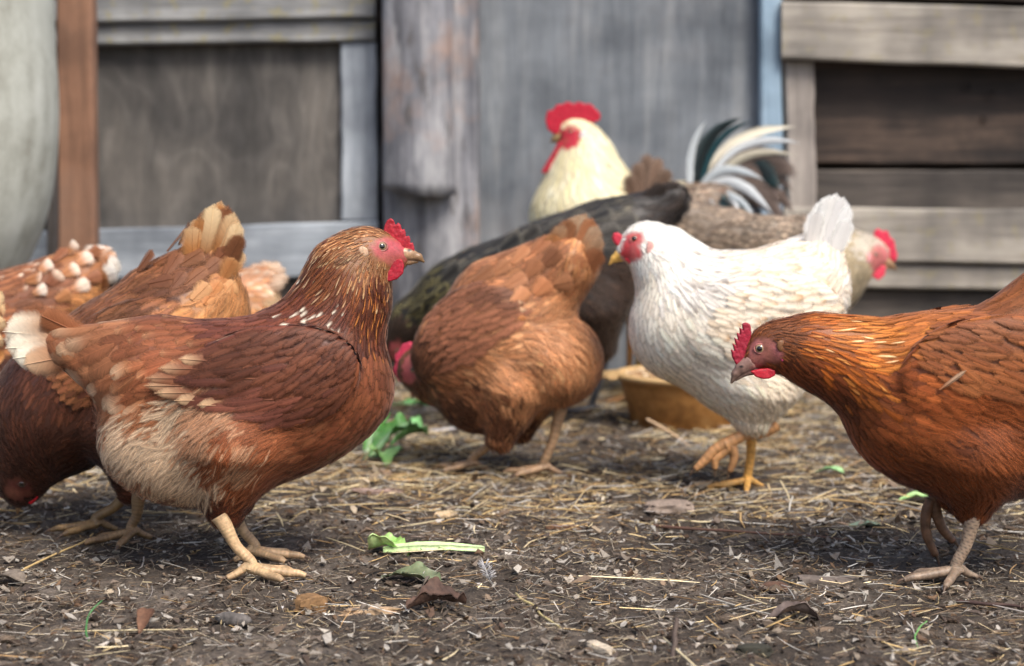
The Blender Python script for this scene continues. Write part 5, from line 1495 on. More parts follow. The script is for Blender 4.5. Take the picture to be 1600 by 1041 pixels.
def build_tank():
    Y = 3.3
    c = at(-190, 300, Y)[0]
    s = FPX / Y
    prof = [(-60, 255), (0, 266), (75, 273), (150, 276), (220, 274), (300, 264), (360, 248), (410, 224), (450, 200), (500, 160), (560, 120), (654, 110)]
    pz = [at(0, y, Y)[2] for y, _ in prof]; pr = [r / s for _, r in prof]
    m, n = 60, 72
    u = np.linspace(0, 1, m); idx = np.linspace(0, len(prof) - 1, m)
    zz = np.interp(idx, range(len(prof)), pz); rr = np.interp(idx, range(len(prof)), pr)
    zz[-1] = 0.0
    k = np.ones(7) / 7
    rr[3:-3] = np.convolve(rr, k, 'valid')
    zz[0] += 0.35; zz[1:12] += np.linspace(0.30, 0, 11)
    th = np.arange(n) * 2 * math.pi / n
    V = np.stack([rr[:, None] * np.cos(th), rr[:, None] * np.sin(th), np.repeat(zz[:, None], n, 1)], -1)
    V = V * (1 + 0.012 * (fbm(V.reshape(-1, 3) * 5, 3).reshape(m, n, 1) - 0.5) * np.array([1, 1, 0]))
    V = V.reshape(-1, 3)
    i = np.arange(m - 1)[:, None]; j = np.arange(n)[None]
    Q = np.stack([i * n + j, i * n + (j + 1) % n, (i + 1) * n + (j + 1) % n, (i + 1) * n + j], -1).reshape(-1, 4)[:, ::-1]
    V = np.concatenate([V, [[0, 0, zz[0] + 0.05], [0, 0, 0]]])
    jj = np.arange(n)
    F3 = np.concatenate([np.stack([np.full(n, m * n), jj, (jj + 1) % n], -1), np.stack([np.full(n, m * n + 1), (m - 1) * n + (jj + 1) % n, (m - 1) * n + jj], -1)])
    t = NT('pale_tank_shell')
    tc = t.n('ShaderNodeTexCoord')
    n1 = t.n('ShaderNodeTexNoise', Scale=9.0, Detail=7.0, Roughness=0.7); t.l(tc.outputs['Object'], n1.inputs['Vector'])
    mp = t.n('ShaderNodeMapping'); mp.inputs['Scale'].default_value = (18, 18, 2); t.l(tc.outputs['Object'], mp.inputs['Vector'])
    n2 = t.n('ShaderNodeTexNoise', Scale=1.0, Detail=5.0); t.l(mp.outputs[0], n2.inputs['Vector'])
    f = t.math('ADD', t.math('MULTIPLY', n1.outputs[0], 0.6), t.math('MULTIPLY', n2.outputs[0], 0.4))
    t.l(t.ramp(f, [(0.32, lin((136, 134, 122))), (0.5, lin((182, 184, 174))), (0.7, lin((208, 210, 202)))]), t.b.inputs['Base Color'])
    t.bump(n1.outputs[0], 0.3, 0.004)
    t.set(Roughness=0.75)
    o = mk('pale_tank', V, [Q, F3], t.m)
    o.location = (c, Y, 0)
    tag(o, 'large pale grey rounded tank at the far left edge', 'tank')

# ------------------------------------------------------------------ ground
def ground_h(x, y):
    P = np.stack([x, y, np.zeros_like(x)], -1)
    h = (fbm(P * 4.0, 2) - 0.5) * 0.014 + (fbm(P * 22.0 + 5, 3) - 0.5) * 0.010
    c = fbm(P * 95.0 + 2, 3)
    h = h + (np.abs(c - 0.5) * -0.020 + (fbm(P * 48.0 + 11, 2) - 0.5) * 0.010 + 0.003) * np.clip((2.9 - y) / 0.4, 0.35, 1)
    return h * np.clip((y - 0.9) / 0.5, 0, 1) - 0.002

def straw_density(x, y):
    """more straw in the middle distance and to the right, bare trampled soil near the front and left"""
    f = np.clip((y - 1.95) / 0.55, 0, 1)
    d = 0.30 + 0.70 * f
    d = d * np.clip(2.6 * fbm(np.stack([x * 5, y * 5, x * 0 + 2], -1), 3) - 0.55, 0.12, 1.6)
    d = d * np.where((x < -0.25) & (y < 2.3), 0.5, 1.0)
    return np.clip(d, 0, 1)

def build_ground():
    gx = np.concatenate([[-80, -30, -10, -4], np.linspace(-2.0, -0.9, 70), np.linspace(-0.895, 0.895, 300), np.linspace(0.9, 2.0, 70), [4, 10, 30, 80]])
    gy = np.concatenate([[-60, -20, -5, 0], np.linspace(1.1, 1.5, 30), np.linspace(1.505, 2.45, 175), np.linspace(2.46, 4.3, 160), [6, 12, 40, 120]])
    X, Y = np.meshgrid(gx, gy, indexing='ij')
    Z = ground_h(X.ravel(), Y.ravel()).reshape(X.shape)
    out = (np.abs(X) > 2.05) | (Y < 1.05) | (Y > 4.35)
    Z[out] = -0.002
    n, m = X.shape
    V = np.stack([X, Y, Z], -1).reshape(-1, 3)
    i = np.arange(n - 1)[:, None]; j = np.arange(m - 1)[None]
    Q = np.stack([i * m + j, (i + 1) * m + j, (i + 1) * m + j + 1, i * m + j + 1], -1).reshape(-1, 4)
    t = NT('trampled_soil')
    tc = t.n('ShaderNodeTexCoord')
    n1 = t.n('ShaderNodeTexNoise', Scale=6.0, Detail=6.0, Roughness=0.6); t.l(tc.outputs['Object'], n1.inputs['Vector'])
    n2 = t.n('ShaderNodeTexNoise', Scale=90.0, Detail=6.0, Roughness=0.7); t.l(tc.outputs['Object'], n2.inputs['Vector'])
    n3 = t.n('ShaderNodeTexNoise', Scale=420.0, Detail=3.0, Roughness=0.7); t.l(tc.outputs['Object'], n3.inputs['Vector'])
    c = t.ramp(n1.outputs[0], [(0.3, lin((54, 46, 40))), (0.5, lin((82, 73, 65))), (0.7, lin((124, 115, 107)))])
    c = t.mix(1.0, c, t.ramp(n2.outputs[0], [(0.3, (0.32, 0.30, 0.28)), (0.72, (1.5, 1.45, 1.4))]), 'MULTIPLY')
    c = t.mix(t.ramp(n3.outputs[0], [(0.62, (0, 0, 0)), (0.7, (0.5, 0.5, 0.5))]), c, lin((150, 132, 108)))
    t.l(c, t.b.inputs['Base Color'])
    h = t.math('ADD', t.math('MULTIPLY', n2.outputs[0], 0.7), t.math('MULTIPLY', n3.outputs[0], 0.3))
    t.bump(h, 1.0, 0.008)
    t.set(Roughness=0.92)
    o = mk('ground', V, [Q], t.m)
    tag(o, 'dark trampled soil of the yard', None, None, 'structure')

M_LITTER = mat_vcol('straw_litter', 0.7, 500.0, 0.25, 0.3, 0.0008)
M_SOIL = mat_vcol('soil_crumb', 0.92, 260.0, 0.35, 0.6, 0.002)

def pick_xy(n, rs, dens=None, ymin=1.35, ymax=3.97):
    """random ground points inside (and a little round) the view"""
    out = []
    tot = 0
    while tot < n:
        y = np.sqrt(rs.rand(n * 3)) * (ymax - ymin) + ymin
        y = ymin + (ymax - ymin) * rs.rand(n * 3)
        w = 0.36 * y + 0.25
        x = (rs.rand(n * 3) * 2 - 1) * 1.7
        ok = np.abs(x) < w
        if dens is not None: ok &= rs.rand(n * 3) < dens(x, y)
        q = np.stack([x, y], -1)[ok]
        out.append(q); tot += len(q)
    return np.concatenate(out)[:n]

def ribbons(n, rs, xy, Lr, Wr, cols, bend=0.25, up=0.12, zoff=0.002, seg=4, sides=3, lift=0.006, jit=0.2):
    """many bent stalks as 3-sided prisms"""
    L = np.exp(rs.uniform(math.log(Lr[0]), math.log(Lr[1]), n)); W = rs.uniform(Wr[0], Wr[1], n)
    a = rs.rand(n) * 2 * math.pi; el = rs.randn(n) * up; k = rs.randn(n) * bend
    u = np.linspace(-0.5, 0.5, seg)
    ang = a[:, None] + k[:, None] * u[None] * 2
    dx = np.cos(ang) * L[:, None] / (seg - 1); dy = np.sin(ang) * L[:, None] / (seg - 1)
    X = np.cumsum(dx, 1) - dx.sum(1)[:, None] / 2 + xy[:, :1]; Y = np.cumsum(dy, 1) - dy.sum(1)[:, None] / 2 + xy[:, 1:]
    H = ground_h(X.ravel(), Y.ravel()).reshape(X.shape)
    Z = np.maximum(H + 0.0006, ground_h(xy[:, 0], xy[:, 1])[:, None] + zoff + rs.rand(n)[:, None] ** 2 * lift + np.sin(el)[:, None] * L[:, None] * u[None]) + W[:, None] * 0.5
    P = np.stack([X, Y, Z], -1)
    N = np.stack([-np.sin(ang), np.cos(ang), 0 * ang], -1)
    taper = np.ones(seg); taper[-1] = 0.45; taper[0] = 0.8
    V = []
    ro = rs.rand(n) * 6.28
    for q in range(sides):
        th = ro + q * 2 * math.pi / sides
        r = (W[:, None] * 0.5 * taper[None])[..., None]
        V.append(P + r * (np.cos(th)[:, None, None] * N * 1.3 + np.array([0, 0, 1.0]) * np.sin(th)[:, None, None] * 0.8))
    V = np.stack(V, 2)                      # n, seg, sides, 3
    b = (np.arange(n) * seg * sides)[:, None, None]
    i = np.arange(seg - 1)[None, :, None]; j = np.arange(sides)[None, None]
    Q = np.stack([b + i * sides + j, b + i * sides + (j + 1) % sides, b + (i + 1) * sides + (j + 1) % sides, b + (i + 1) * sides + j], -1).reshape(-1, 4)
    cc = np.array([lin(c) for c in cols]); c = cc[rs.randint(0, len(cc), n)] * np.exp(rs.randn(n) * jit)[:, None]
    C = np.repeat(c, seg * sides, 0)
    return V.reshape(-1, 3), Q, C

def lumps(n, rs, xy, rr, cols, flat=0.6, jit=0.2, sink=0.25, octa=False):
    """small irregular crumbs: perturbed octahedra split once (18 verts, 32 tris)"""
    bm = bmesh.new(); bmesh.ops.create_icosphere(bm, subdivisions=1, radius=1.0)
    bm.verts.ensure_lookup_table()
    T = np.array([v.co[:] for v in bm.verts]); F = np.array([[v.index for v in f.verts] for f in bm.faces]); bm.free()
    if octa:
        T = np.array([[1, 0, 0], [-1, 0, 0], [0, 1, 0], [0, -1, 0], [0, 0, 1], [0, 0, -1]], float)
        F = np.array([[0, 2, 4], [2, 1, 4], [1, 3, 4], [3, 0, 4], [2, 0, 5], [1, 2, 5], [3, 1, 5], [0, 3, 5]])
    k = len(T)
    R = np.exp(rs.uniform(math.log(rr[0]), math.log(rr[1]), n))
    S = R[:, None] * rs.uniform(0.6, 1.4, (n, 3)) * np.array([1, 1, flat])
    a = rs.rand(n) * 6.28
    D = T[None] * (1 + rs.randn(n, k, 1) * 0.28)
    D = D * S[:, None]
    X = D[..., 0] * np.cos(a)[:, None] - D[..., 1] * np.sin(a)[:, None]; Y = D[..., 0] * np.sin(a)[:, None] + D[..., 1] * np.cos(a)[:, None]
    z = ground_h(xy[:, 0], xy[:, 1]) + S[:, 2] * (1 - 2 * sink)
    V = np.stack([X + xy[:, :1], Y + xy[:, 1:], D[..., 2] + z[:, None]], -1).reshape(-1, 3)
    Q = (F[None] + (np.arange(n) * k)[:, None, None]).reshape(-1, 3)
    cc = np.array([lin(c) for c in cols]); c = cc[rs.randint(0, len(cc), n)] * np.exp(rs.randn(n) * jit)[:, None]
    return V, Q, np.repeat(c, k, 0)

def flakes(n, rs, xy, Lr, cols, jit=0.2, lift=0.004):
    """thin irregular chips, husks and leaf crumbs: bent hexagonal plates with thickness"""
    k = 5
    L = np.exp(rs.uniform(math.log(Lr[0]), math.log(Lr[1]), n)); asp = rs.uniform(0.25, 0.7, n)
    a = rs.rand(n) * 6.28
    th = np.arange(k) * 2 * math.pi / k
    r = 1 + rs.randn(n, k) * 0.18
    x = r * np.cos(th) * L[:, None] / 2; y = r * np.sin(th) * (L * asp)[:, None] / 2
    z = (rs.randn(n)[:, None] * 0.5) * (x ** 2) / L[:, None] * 2 + rs.randn(n)[:, None] * 0.25 * x + rs.randn(n)[:, None] * 0.35 * y
    z = z - z.min(1)[:, None]
    X = x * np.cos(a)[:, None] - y * np.sin(a)[:, None] + xy[:, :1]; Y = x * np.sin(a)[:, None] + y * np.cos(a)[:, None] + xy[:, 1:]
    Z = z + ground_h(xy[:, 0], xy[:, 1])[:, None] + 0.001 + rs.rand(n)[:, None] ** 2 * lift
    top = np.stack([X, Y, Z + 0.0008], -1); bot = np.stack([X, Y, Z], -1)
    V = np.concatenate([top, bot], 1).reshape(-1, 3)
    b = (np.arange(n) * 2 * k)[:, None]
    Ft = b + np.arange(k)[None]; Fb = b + k + np.arange(k)[None, ::-1]
    j = np.arange(k)
    Q = np.stack([b + (j + 1) % k, b + j, b + k + j, b + k + (j + 1) % k], -1).reshape(-1, 4)
    cc = np.array([lin(c) for c in cols]); c = cc[rs.randint(0, len(cc), n)] * np.exp(rs.randn(n) * jit)[:, None]
    return V, [np.concatenate([Ft, Fb]), Q], np.repeat(c, 2 * k, 0)

STRAW = [(216, 190, 140), (200, 168, 114), (222, 204, 164), (180, 148, 100), (206, 186, 148), (160, 128, 88)]
BLEACH = [(196, 190, 180), (172, 166, 158), (210, 204, 192), (158, 150, 144)]
DARKB = [(86, 64, 46), (70, 52, 40), (104, 80, 58), (58, 44, 36)]
def build_litter():
    rs = np.random.RandomState(5)
    a = Acc()
    def stems(n, dens, *args, **kw):
        xy = pick_xy(n, rs, dens); V, Q, C = ribbons(n, rs, xy, *args, **kw); a.add(V, [Q], C)
    stems(9000, lambda x, y: straw_density(x, y) * np.clip((y - 2.1) / 0.5, 0, 1), (0.02, 0.09), (0.0010, 0.0028), STRAW + BLEACH[:2], lift=0.012, bend=0.12, jit=0.25, seg=3)
    stems(15000, straw_density, (0.008, 0.050), (0.0006, 0.0018), STRAW + BLEACH + DARKB[2:3], lift=0.010, bend=0.2, jit=0.35)
    stems(30000, lambda x, y: 0.4 + 0.6 * straw_density(x, y), (0.005, 0.022), (0.0005, 0.0014), STRAW[3:] + [(150, 130, 104), (128, 108, 86), (112, 92, 72), (168, 158, 144)] + DARKB, bend=0.3, up=0.25, seg=2, jit=0.3)
    stems(420, straw_density, (0.06, 0.14), (0.0014, 0.0030), STRAW + BLEACH[:1], bend=0.12, up=0.05, seg=6, lift=0.016)
    o = a.build('straw', M_LITTER); tag(o, 'loose straw and hay scattered over the soil', 'straw', None, 'stuff')
    a = Acc()
    stems(15000, None, (0.004, 0.022), (0.0004, 0.0012), DARKB + [(120, 98, 76), (138, 116, 90), (96, 82, 70), (156, 140, 118)], bend=0.5, up=0.3, seg=2, lift=0.005)
    xy = pick_xy(10000, rs); V, F, C = flakes(10000, rs, xy, (0.003, 0.013), DARKB + [(118, 100, 82), (136, 122, 106), (154, 146, 134), (112, 98, 86), (168, 162, 152)]); a.add(V, F, C)
    xy = pick_xy(700, rs, straw_density); V, F, C = flakes(700, rs, xy, (0.012, 0.028), [(150, 132, 110), (132, 110, 90), (168, 152, 130), (110, 92, 76)]); a.add(V, F, C)
    xy = pick_xy(600, rs, lambda x, y: 0.1 + 0.9 * (fbm(np.stack([x * 5, y * 5, x * 0 + 8], -1), 3) > 0.52)); V, F, C = flakes(600, rs, xy, (0.003, 0.010), [(200, 196, 190), (186, 180, 176), (196, 184, 166)]); a.add(V, F, C)
    near = lambda x, y: np.clip((2.5 - y) / 0.4, 0, 1) * np.clip(2.4 * fbm(np.stack([x * 7, y * 7, x * 0 + 6], -1), 3) - 0.5, 0.1, 1)
    stems(13000, near, (0.005, 0.026), (0.0005, 0.0014), [(132, 118, 102), (150, 138, 122), (110, 96, 82), (168, 154, 130), (92, 78, 66), (180, 172, 160)], bend=0.3, up=0.25, seg=2, lift=0.006, jit=0.25)
    xy = pick_xy(3500, rs, near); V, F, C = flakes(3500, rs, xy, (0.004, 0.016), [(120, 108, 96), (98, 86, 76), (146, 136, 124), (166, 158, 148), (78, 66, 58)]); a.add(V, F, C)
    o = a.build('debris', M_LITTER, smooth=False); tag(o, 'fine husks, chips and broken fibres on the ground', 'debris', None, 'stuff')
    a = Acc()
    cols = [(70, 55, 43), (56, 43, 33), (88, 71, 56), (104, 88, 73), (48, 37, 29)]
    xy = pick_xy(16000, rs); V, Q, C = lumps(16000, rs, xy, (0.0012, 0.0038), cols, octa=True); a.add(V, [Q], C)
    xy = pick_xy(3200, rs, lambda x, y: 0.15 + 0.85 * (fbm(np.stack([x * 6, y * 6, x * 0 + 4], -1), 3) > 0.5)); V, Q, C = lumps(3200, rs, xy, (0.003, 0.009), cols, flat=0.5, sink=0.38); a.add(V, [Q], C)
    o = a.build('soil_crumbs', M_SOIL, smooth=False); tag(o, 'crumbs and small clods of dark soil', 'soil', None, 'stuff')

# ================================================================== small things
def lathe(prof, n=56):
    P = np.array(prof); m = len(P)
    th = np.arange(n) * 2 * math.pi / n
    V = np.stack([P[:, :1] * np.cos(th), P[:, :1] * np.sin(th), np.repeat(P[:, 1:], n, 1)], -1).reshape(-1, 3)
    i = np.arange(m - 1)[:, None]; j = np.arange(n)[None]
    Q = np.stack([i * n + j, i * n + (j + 1) % n, (i + 1) * n + (j + 1) % n, (i + 1) * n + j], -1).reshape(-1, 4)
    return V, Q

def feed_bowl():
    g = ground(1074, 664)
    root = empty('feed_bowl', (g[0], g[1], 0.0), 0.2)
    tag(root, 'orange-tan round plastic feed bowl full of grain behind the white hen', 'bowl')
    R, Hh = 0.138, 0.100
    V, Q = lathe([(0.0, 0.002), (0.100, 0.002), (0.106, 0.006), (0.124, 0.075), (0.128, 0.088), (0.137, 0.090), (0.140, 0.096), (0.137, 0.101), (0.129, 0.1015), (0.124, 0.097), (0.118, 0.070), (0.110, 0.045), (0.0, 0.045)])
    t = NT('orange_plastic')
    tc = t.n('ShaderNodeTexCoord')
    n1 = t.n('ShaderNodeTexNoise', Scale=30.0, Detail=6.0, Roughness=0.7); t.l(tc.outputs['Object'], n1.inputs['Vector'])
    sp = t.n('ShaderNodeSeparateXYZ'); t.l(tc.outputs['Object'], sp.inputs[0])
    c = t.ramp(n1.outputs[0], [(0.3, lin((122, 82, 44))), (0.5, lin((172, 122, 66))), (0.72, lin((192, 146, 90)))])
    rim = t.ramp(sp.outputs[2], [(0.084, (0, 0, 0)), (0.094, (0.75, 0.75, 0.75))])
    c = t.mix(rim, c, lin((214, 182, 132)))
    t.l(c, t.b.inputs['Base Color']); t.bump(n1.outputs[0], 0.2, 0.001); t.set(Roughness=0.55, Subsurface_Weight=0.05, Subsurface_Scale=0.01)
    mk('shell', V, [Q], t.m, root)
    # handle lug
    th = np.linspace(-0.28, 0.28, 12) + math.pi - 0.2
    r0, r1 = 0.136, 0.168
    a = []
    for q in th:
        e = r1 - 0.012 * ((q - math.pi + 0.2) / 0.28) ** 4
        for r, z in ((r0, 0.101), (e, 0.099), (e + 0.003, 0.095), (e, 0.091), (r0, 0.091)):
            a.append((r * math.cos(q), r * math.sin(q), z))
    i = np.arange(11)[:, None]; j = np.arange(4)[None]
    Q = np.stack([i * 5 + j, i * 5 + j + 1, (i + 1) * 5 + j + 1, (i + 1) * 5 + j], -1).reshape(-1, 4)
    mk('handle_lug', np.array(a), [Q, np.array([[0, 1, 2, 3, 4], [59, 58, 57, 56, 55]])], t.m, root, smooth=False)
    rs = np.random.RandomState(3)
    n = 1500
    bm = bmesh.new(); bmesh.ops.create_icosphere(bm, subdivisions=1, radius=1.0)
    T = np.array([v.co[:] for v in bm.verts]); F = np.array([[v.index for v in f.verts] for f in bm.faces]); bm.free()
    rr = np.sqrt(rs.rand(n)) * 0.119; ph = rs.rand(n) * 6.28
    z = 0.092 + 0.014 * (1 - (rr / 0.12) ** 2) + rs.rand(n) * 0.005
    D = T[None] * np.array([0.0042, 0.0022, 0.002]) * rs.uniform(0.8, 1.3, (n, 1, 1))
    a2 = rs.rand(n) * 6.28
    X = D[..., 0] * np.cos(a2)[:, None] - D[..., 1] * np.sin(a2)[:, None]; Y = D[..., 0] * np.sin(a2)[:, None] + D[..., 1] * np.cos(a2)[:, None]
    V = np.stack([X + (rr * np.cos(ph))[:, None], Y + (rr * np.sin(ph))[:, None], D[..., 2] + z[:, None]], -1).reshape(-1, 3)
    cc = np.array([lin(c) for c in [(216, 190, 152), (190, 154, 112), (226, 204, 172), (166, 126, 90)]])
    C = np.repeat(cc[rs.randint(0, 4, n)], len(T), 0)
    # bed under the grains
    Vb, Qb = lathe([(0.0, 0.103), (0.06, 0.099), (0.1225, 0.089)], 40)
    Vx = np.concatenate([V, Vb]); Cx = np.concatenate([C, np.broadcast_to(lin((150, 112, 76)), (len(Vb), 3))])
    o = mk('grain', Vx, [(F[None] + (np.arange(n) * len(T))[:, None, None]).reshape(-1, 3), Qb + len(V)], M_LITTER, root, col=Cx)
    o['kind'] = 'stuff'

M_LEAF = mat_vcol('lettuce', 0.45, 180.0, 0.2, 0.35, 0.002, sss=0.08)
M_DRY = mat_vcol('dry_leaf', 0.75, 160.0, 0.35, 0.5, 0.002)
M_CHIP = mat_vcol('wood_chip', 0.8, 240.0, 0.3, 0.6, 0.0015)

def leaf(name, label, cat, gpx, length, width, ang, cols, seed, mat, ruffle=0.3, curl=0.5, arch=0.2, rib=None, thick=0.0012, group=None, rib_w=0.16, tilt=0.0, jag=0.15, z0=0.003):
    """a crinkled leaf lying on the ground: ang = heading of the tip in the ground plane (degrees), cols = edge and centre colours"""
    g = ground(*gpx)
    rs = np.random.RandomState(seed)
    n, m = 34, 17
    u = np.linspace(0, 1, n)[:, None]; v = np.linspace(-1, 1, m)[None]
    pw = np.interp(u, [0, .1, .35, .65, .88, 1], [.16, .3, .75, 1, .72, .12])
    edge = 1 + jag * (fbm(np.stack([u * 9 + 0 * v, np.sign(v) * 3 + 0 * u, 0 * u * v + seed], -1), 3) - 0.5) * 2
    X = (u - 0.5) * length + 0 * v
    Yy = v * width / 2 * pw * edge
    nz = fbm(np.stack([X * 55 + seed, Yy * 55, 0 * X], -1), 3) - 0.5
    Z = ruffle * width * nz * (0.25 + np.abs(v) ** 1.5) + curl * width * 0.5 * v ** 2 * pw + arch * length * np.sin(u * math.pi) * 0.5 + tilt * (u - 0.2) * length
    if rib is not None:
        Z = Z + 0.0035 * np.exp(-(Yy / (width * rib_w * 0.5)) ** 2)
    a = math.radians(ang)
    Wx = X * math.cos(a) - Yy * math.sin(a); Wy = X * math.sin(a) + Yy * math.cos(a)
    Z = Z - Z.min() + z0
    top = np.stack([Wx, Wy, Z + thick], -1).reshape(-1, 3); bot = np.stack([Wx, Wy, Z], -1).reshape(-1, 3)
    i = np.arange(n - 1)[:, None]; j = np.arange(m - 1)[None]
    q = np.stack([i * m + j, (i + 1) * m + j, (i + 1) * m + j + 1, i * m + j + 1], -1).reshape(-1, 4)
    K = n * m
    bd = [k for k in range(m)] + [r * m + m - 1 for r in range(1, n)] + [(n - 1) * m + k for k in range(m - 2, -1, -1)] + [r * m for r in range(n - 2, 0, -1)]
    bd = np.array(bd); b2 = np.roll(bd, -1)
    side = np.stack([bd, b2, b2 + K, bd + K], -1)
    c0, c1 = lin(cols[0]), lin(cols[1])
    w = np.exp(-(v / (rib_w * 2.2)) ** 2) * (0.55 + 0.45 * (1 - u)) if rib is not None else np.clip(0.5 + nz * 2.2, 0, 1)
    C = c0 * (1 - w[..., None]) + c1 * w[..., None]
    C = C * (0.82 + 0.5 * (nz[..., None] + 0.3))
    if rib is not None:
        C = C * (1 - w[..., None] * 0.8) + lin(rib) * w[..., None] * 0.8
    C = np.concatenate([C.reshape(-1, 3)] * 2)
    o = mk(name, np.concatenate([top, bot]), [np.concatenate([q, q[:, ::-1] + K, side[:, ::-1]])], mat, None, col=np.clip(C, 0.003, 0.9))
    o.location = (g[0], g[1], float(ground_h(g[:1], g[1:2])[0]))
    tag(o, label, cat, group)
    return o

def chip(name, label, cat, gpx, L, W, H, ang, col, seed, mat=M_CHIP, bend=0.0, tip=0.6, group=None, up=0.0, rnd=False):
    """a splintered piece of wood, bark or clod: noisy tapered slab"""
    g = ground(*gpx)
    n, m = 22, 12
    u = np.linspace(-0.5, 0.5, n); th = np.arange(m) * 2 * math.pi / m
    w = np.sqrt(np.clip(1.02 - (np.abs(u) * 2) ** 2.2, 0.02, 1)) if rnd else np.interp(np.abs(u) * 2, [0, .7, .93, 1], [1, .95, tip + 0.2, 0.55])
    ex = 1.0 if rnd else 0.4
    rs = np.random.RandomState(seed)
    ends = 1 + (0 if rnd else 0.16) * rs.randn(m)
    P = np.stack([u[:, None] * L * ends[None], np.sign(np.cos(th)) * np.abs(np.cos(th)) ** ex * W / 2 * w[:, None], np.sign(np.sin(th)) * np.abs(np.sin(th)) ** ex * H / 2 * w[:, None]], -1)
    nz = fbm(P.reshape(-1, 3) * np.array([40, 150, 150]) + seed * 3.3, 3).reshape(n, m, 1)
    P[..., 1:] *= 0.55 + 0.9 * nz
    P[..., 2] += bend * L * (u[:, None] * 2) ** 2 * 0.3 + up * (u[:, None] + 0.5) * L
    a = math.radians(ang)
    X = P[..., 0] * math.cos(a) - P[..., 1] * math.sin(a); Y = P[..., 0] * math.sin(a) + P[..., 1] * math.cos(a)
    V = np.stack([X, Y, P[..., 2] - P[..., 2].min() - 0.001], -1).reshape(-1, 3)
    i = np.arange(n - 1)[:, None]; j = np.arange(m)[None]
    Q = np.stack([i * m + j, i * m + (j + 1) % m, (i + 1) * m + (j + 1) % m, (i + 1) * m + j], -1).reshape(-1, 4)
    caps = np.array([list(range(m))[::-1], [(n - 1) * m + k for k in range(m)]])
    C = lin(col) * (0.6 + 0.8 * fbm(V * np.array([60, 300, 300]) + seed, 3))[:, None]
    o = mk(name, V, [Q[:, ::-1], caps], mat, None, col=C, smooth=rnd)
    o.location = (g[0], g[1], float(ground_h(g[:1], g[1:2])[0]))
    tag(o, label, cat, group)
    return o

def stalk(name, label, cat, p0, p1, r, col, seed, lift=(0.004, 0.004), sag=0.0, mat=M_LITTER, group=None, mids=None):
    a, b = ground(*p0), ground(*p1)
    a[2] = float(ground_h(a[:1], a[1:2])[0]) + lift[0]; b[2] = float(ground_h(b[:1], b[1:2])[0]) + lift[1]
    d = b - a; nrm = np.array([-d[1], d[0], 0]); nrm /= np.linalg.norm(nrm)
    rs = np.random.RandomState(seed)
    pts = [a + d * t + nrm * np.linalg.norm(d) * sag * math.sin(t * math.pi) + nrm * rs.randn() * np.linalg.norm(d) * 0.012 for t in np.linspace(0, 1, 6)]
    p = smooth_path(pts, 24)
    c = p.mean(0)
    V, F = tube(p - c, r * (1 - 0.35 * np.linspace(0, 1, 24)) * (1 + 0.12 * rs.randn(24)), 7)
    C = lin(col) * (0.75 + 0.5 * fbm(V * 120 + seed, 3))[:, None]
    o = mk(name, V, F, mat, None, col=C)
    o.location = c
    tag(o, label, cat, group)
    return o

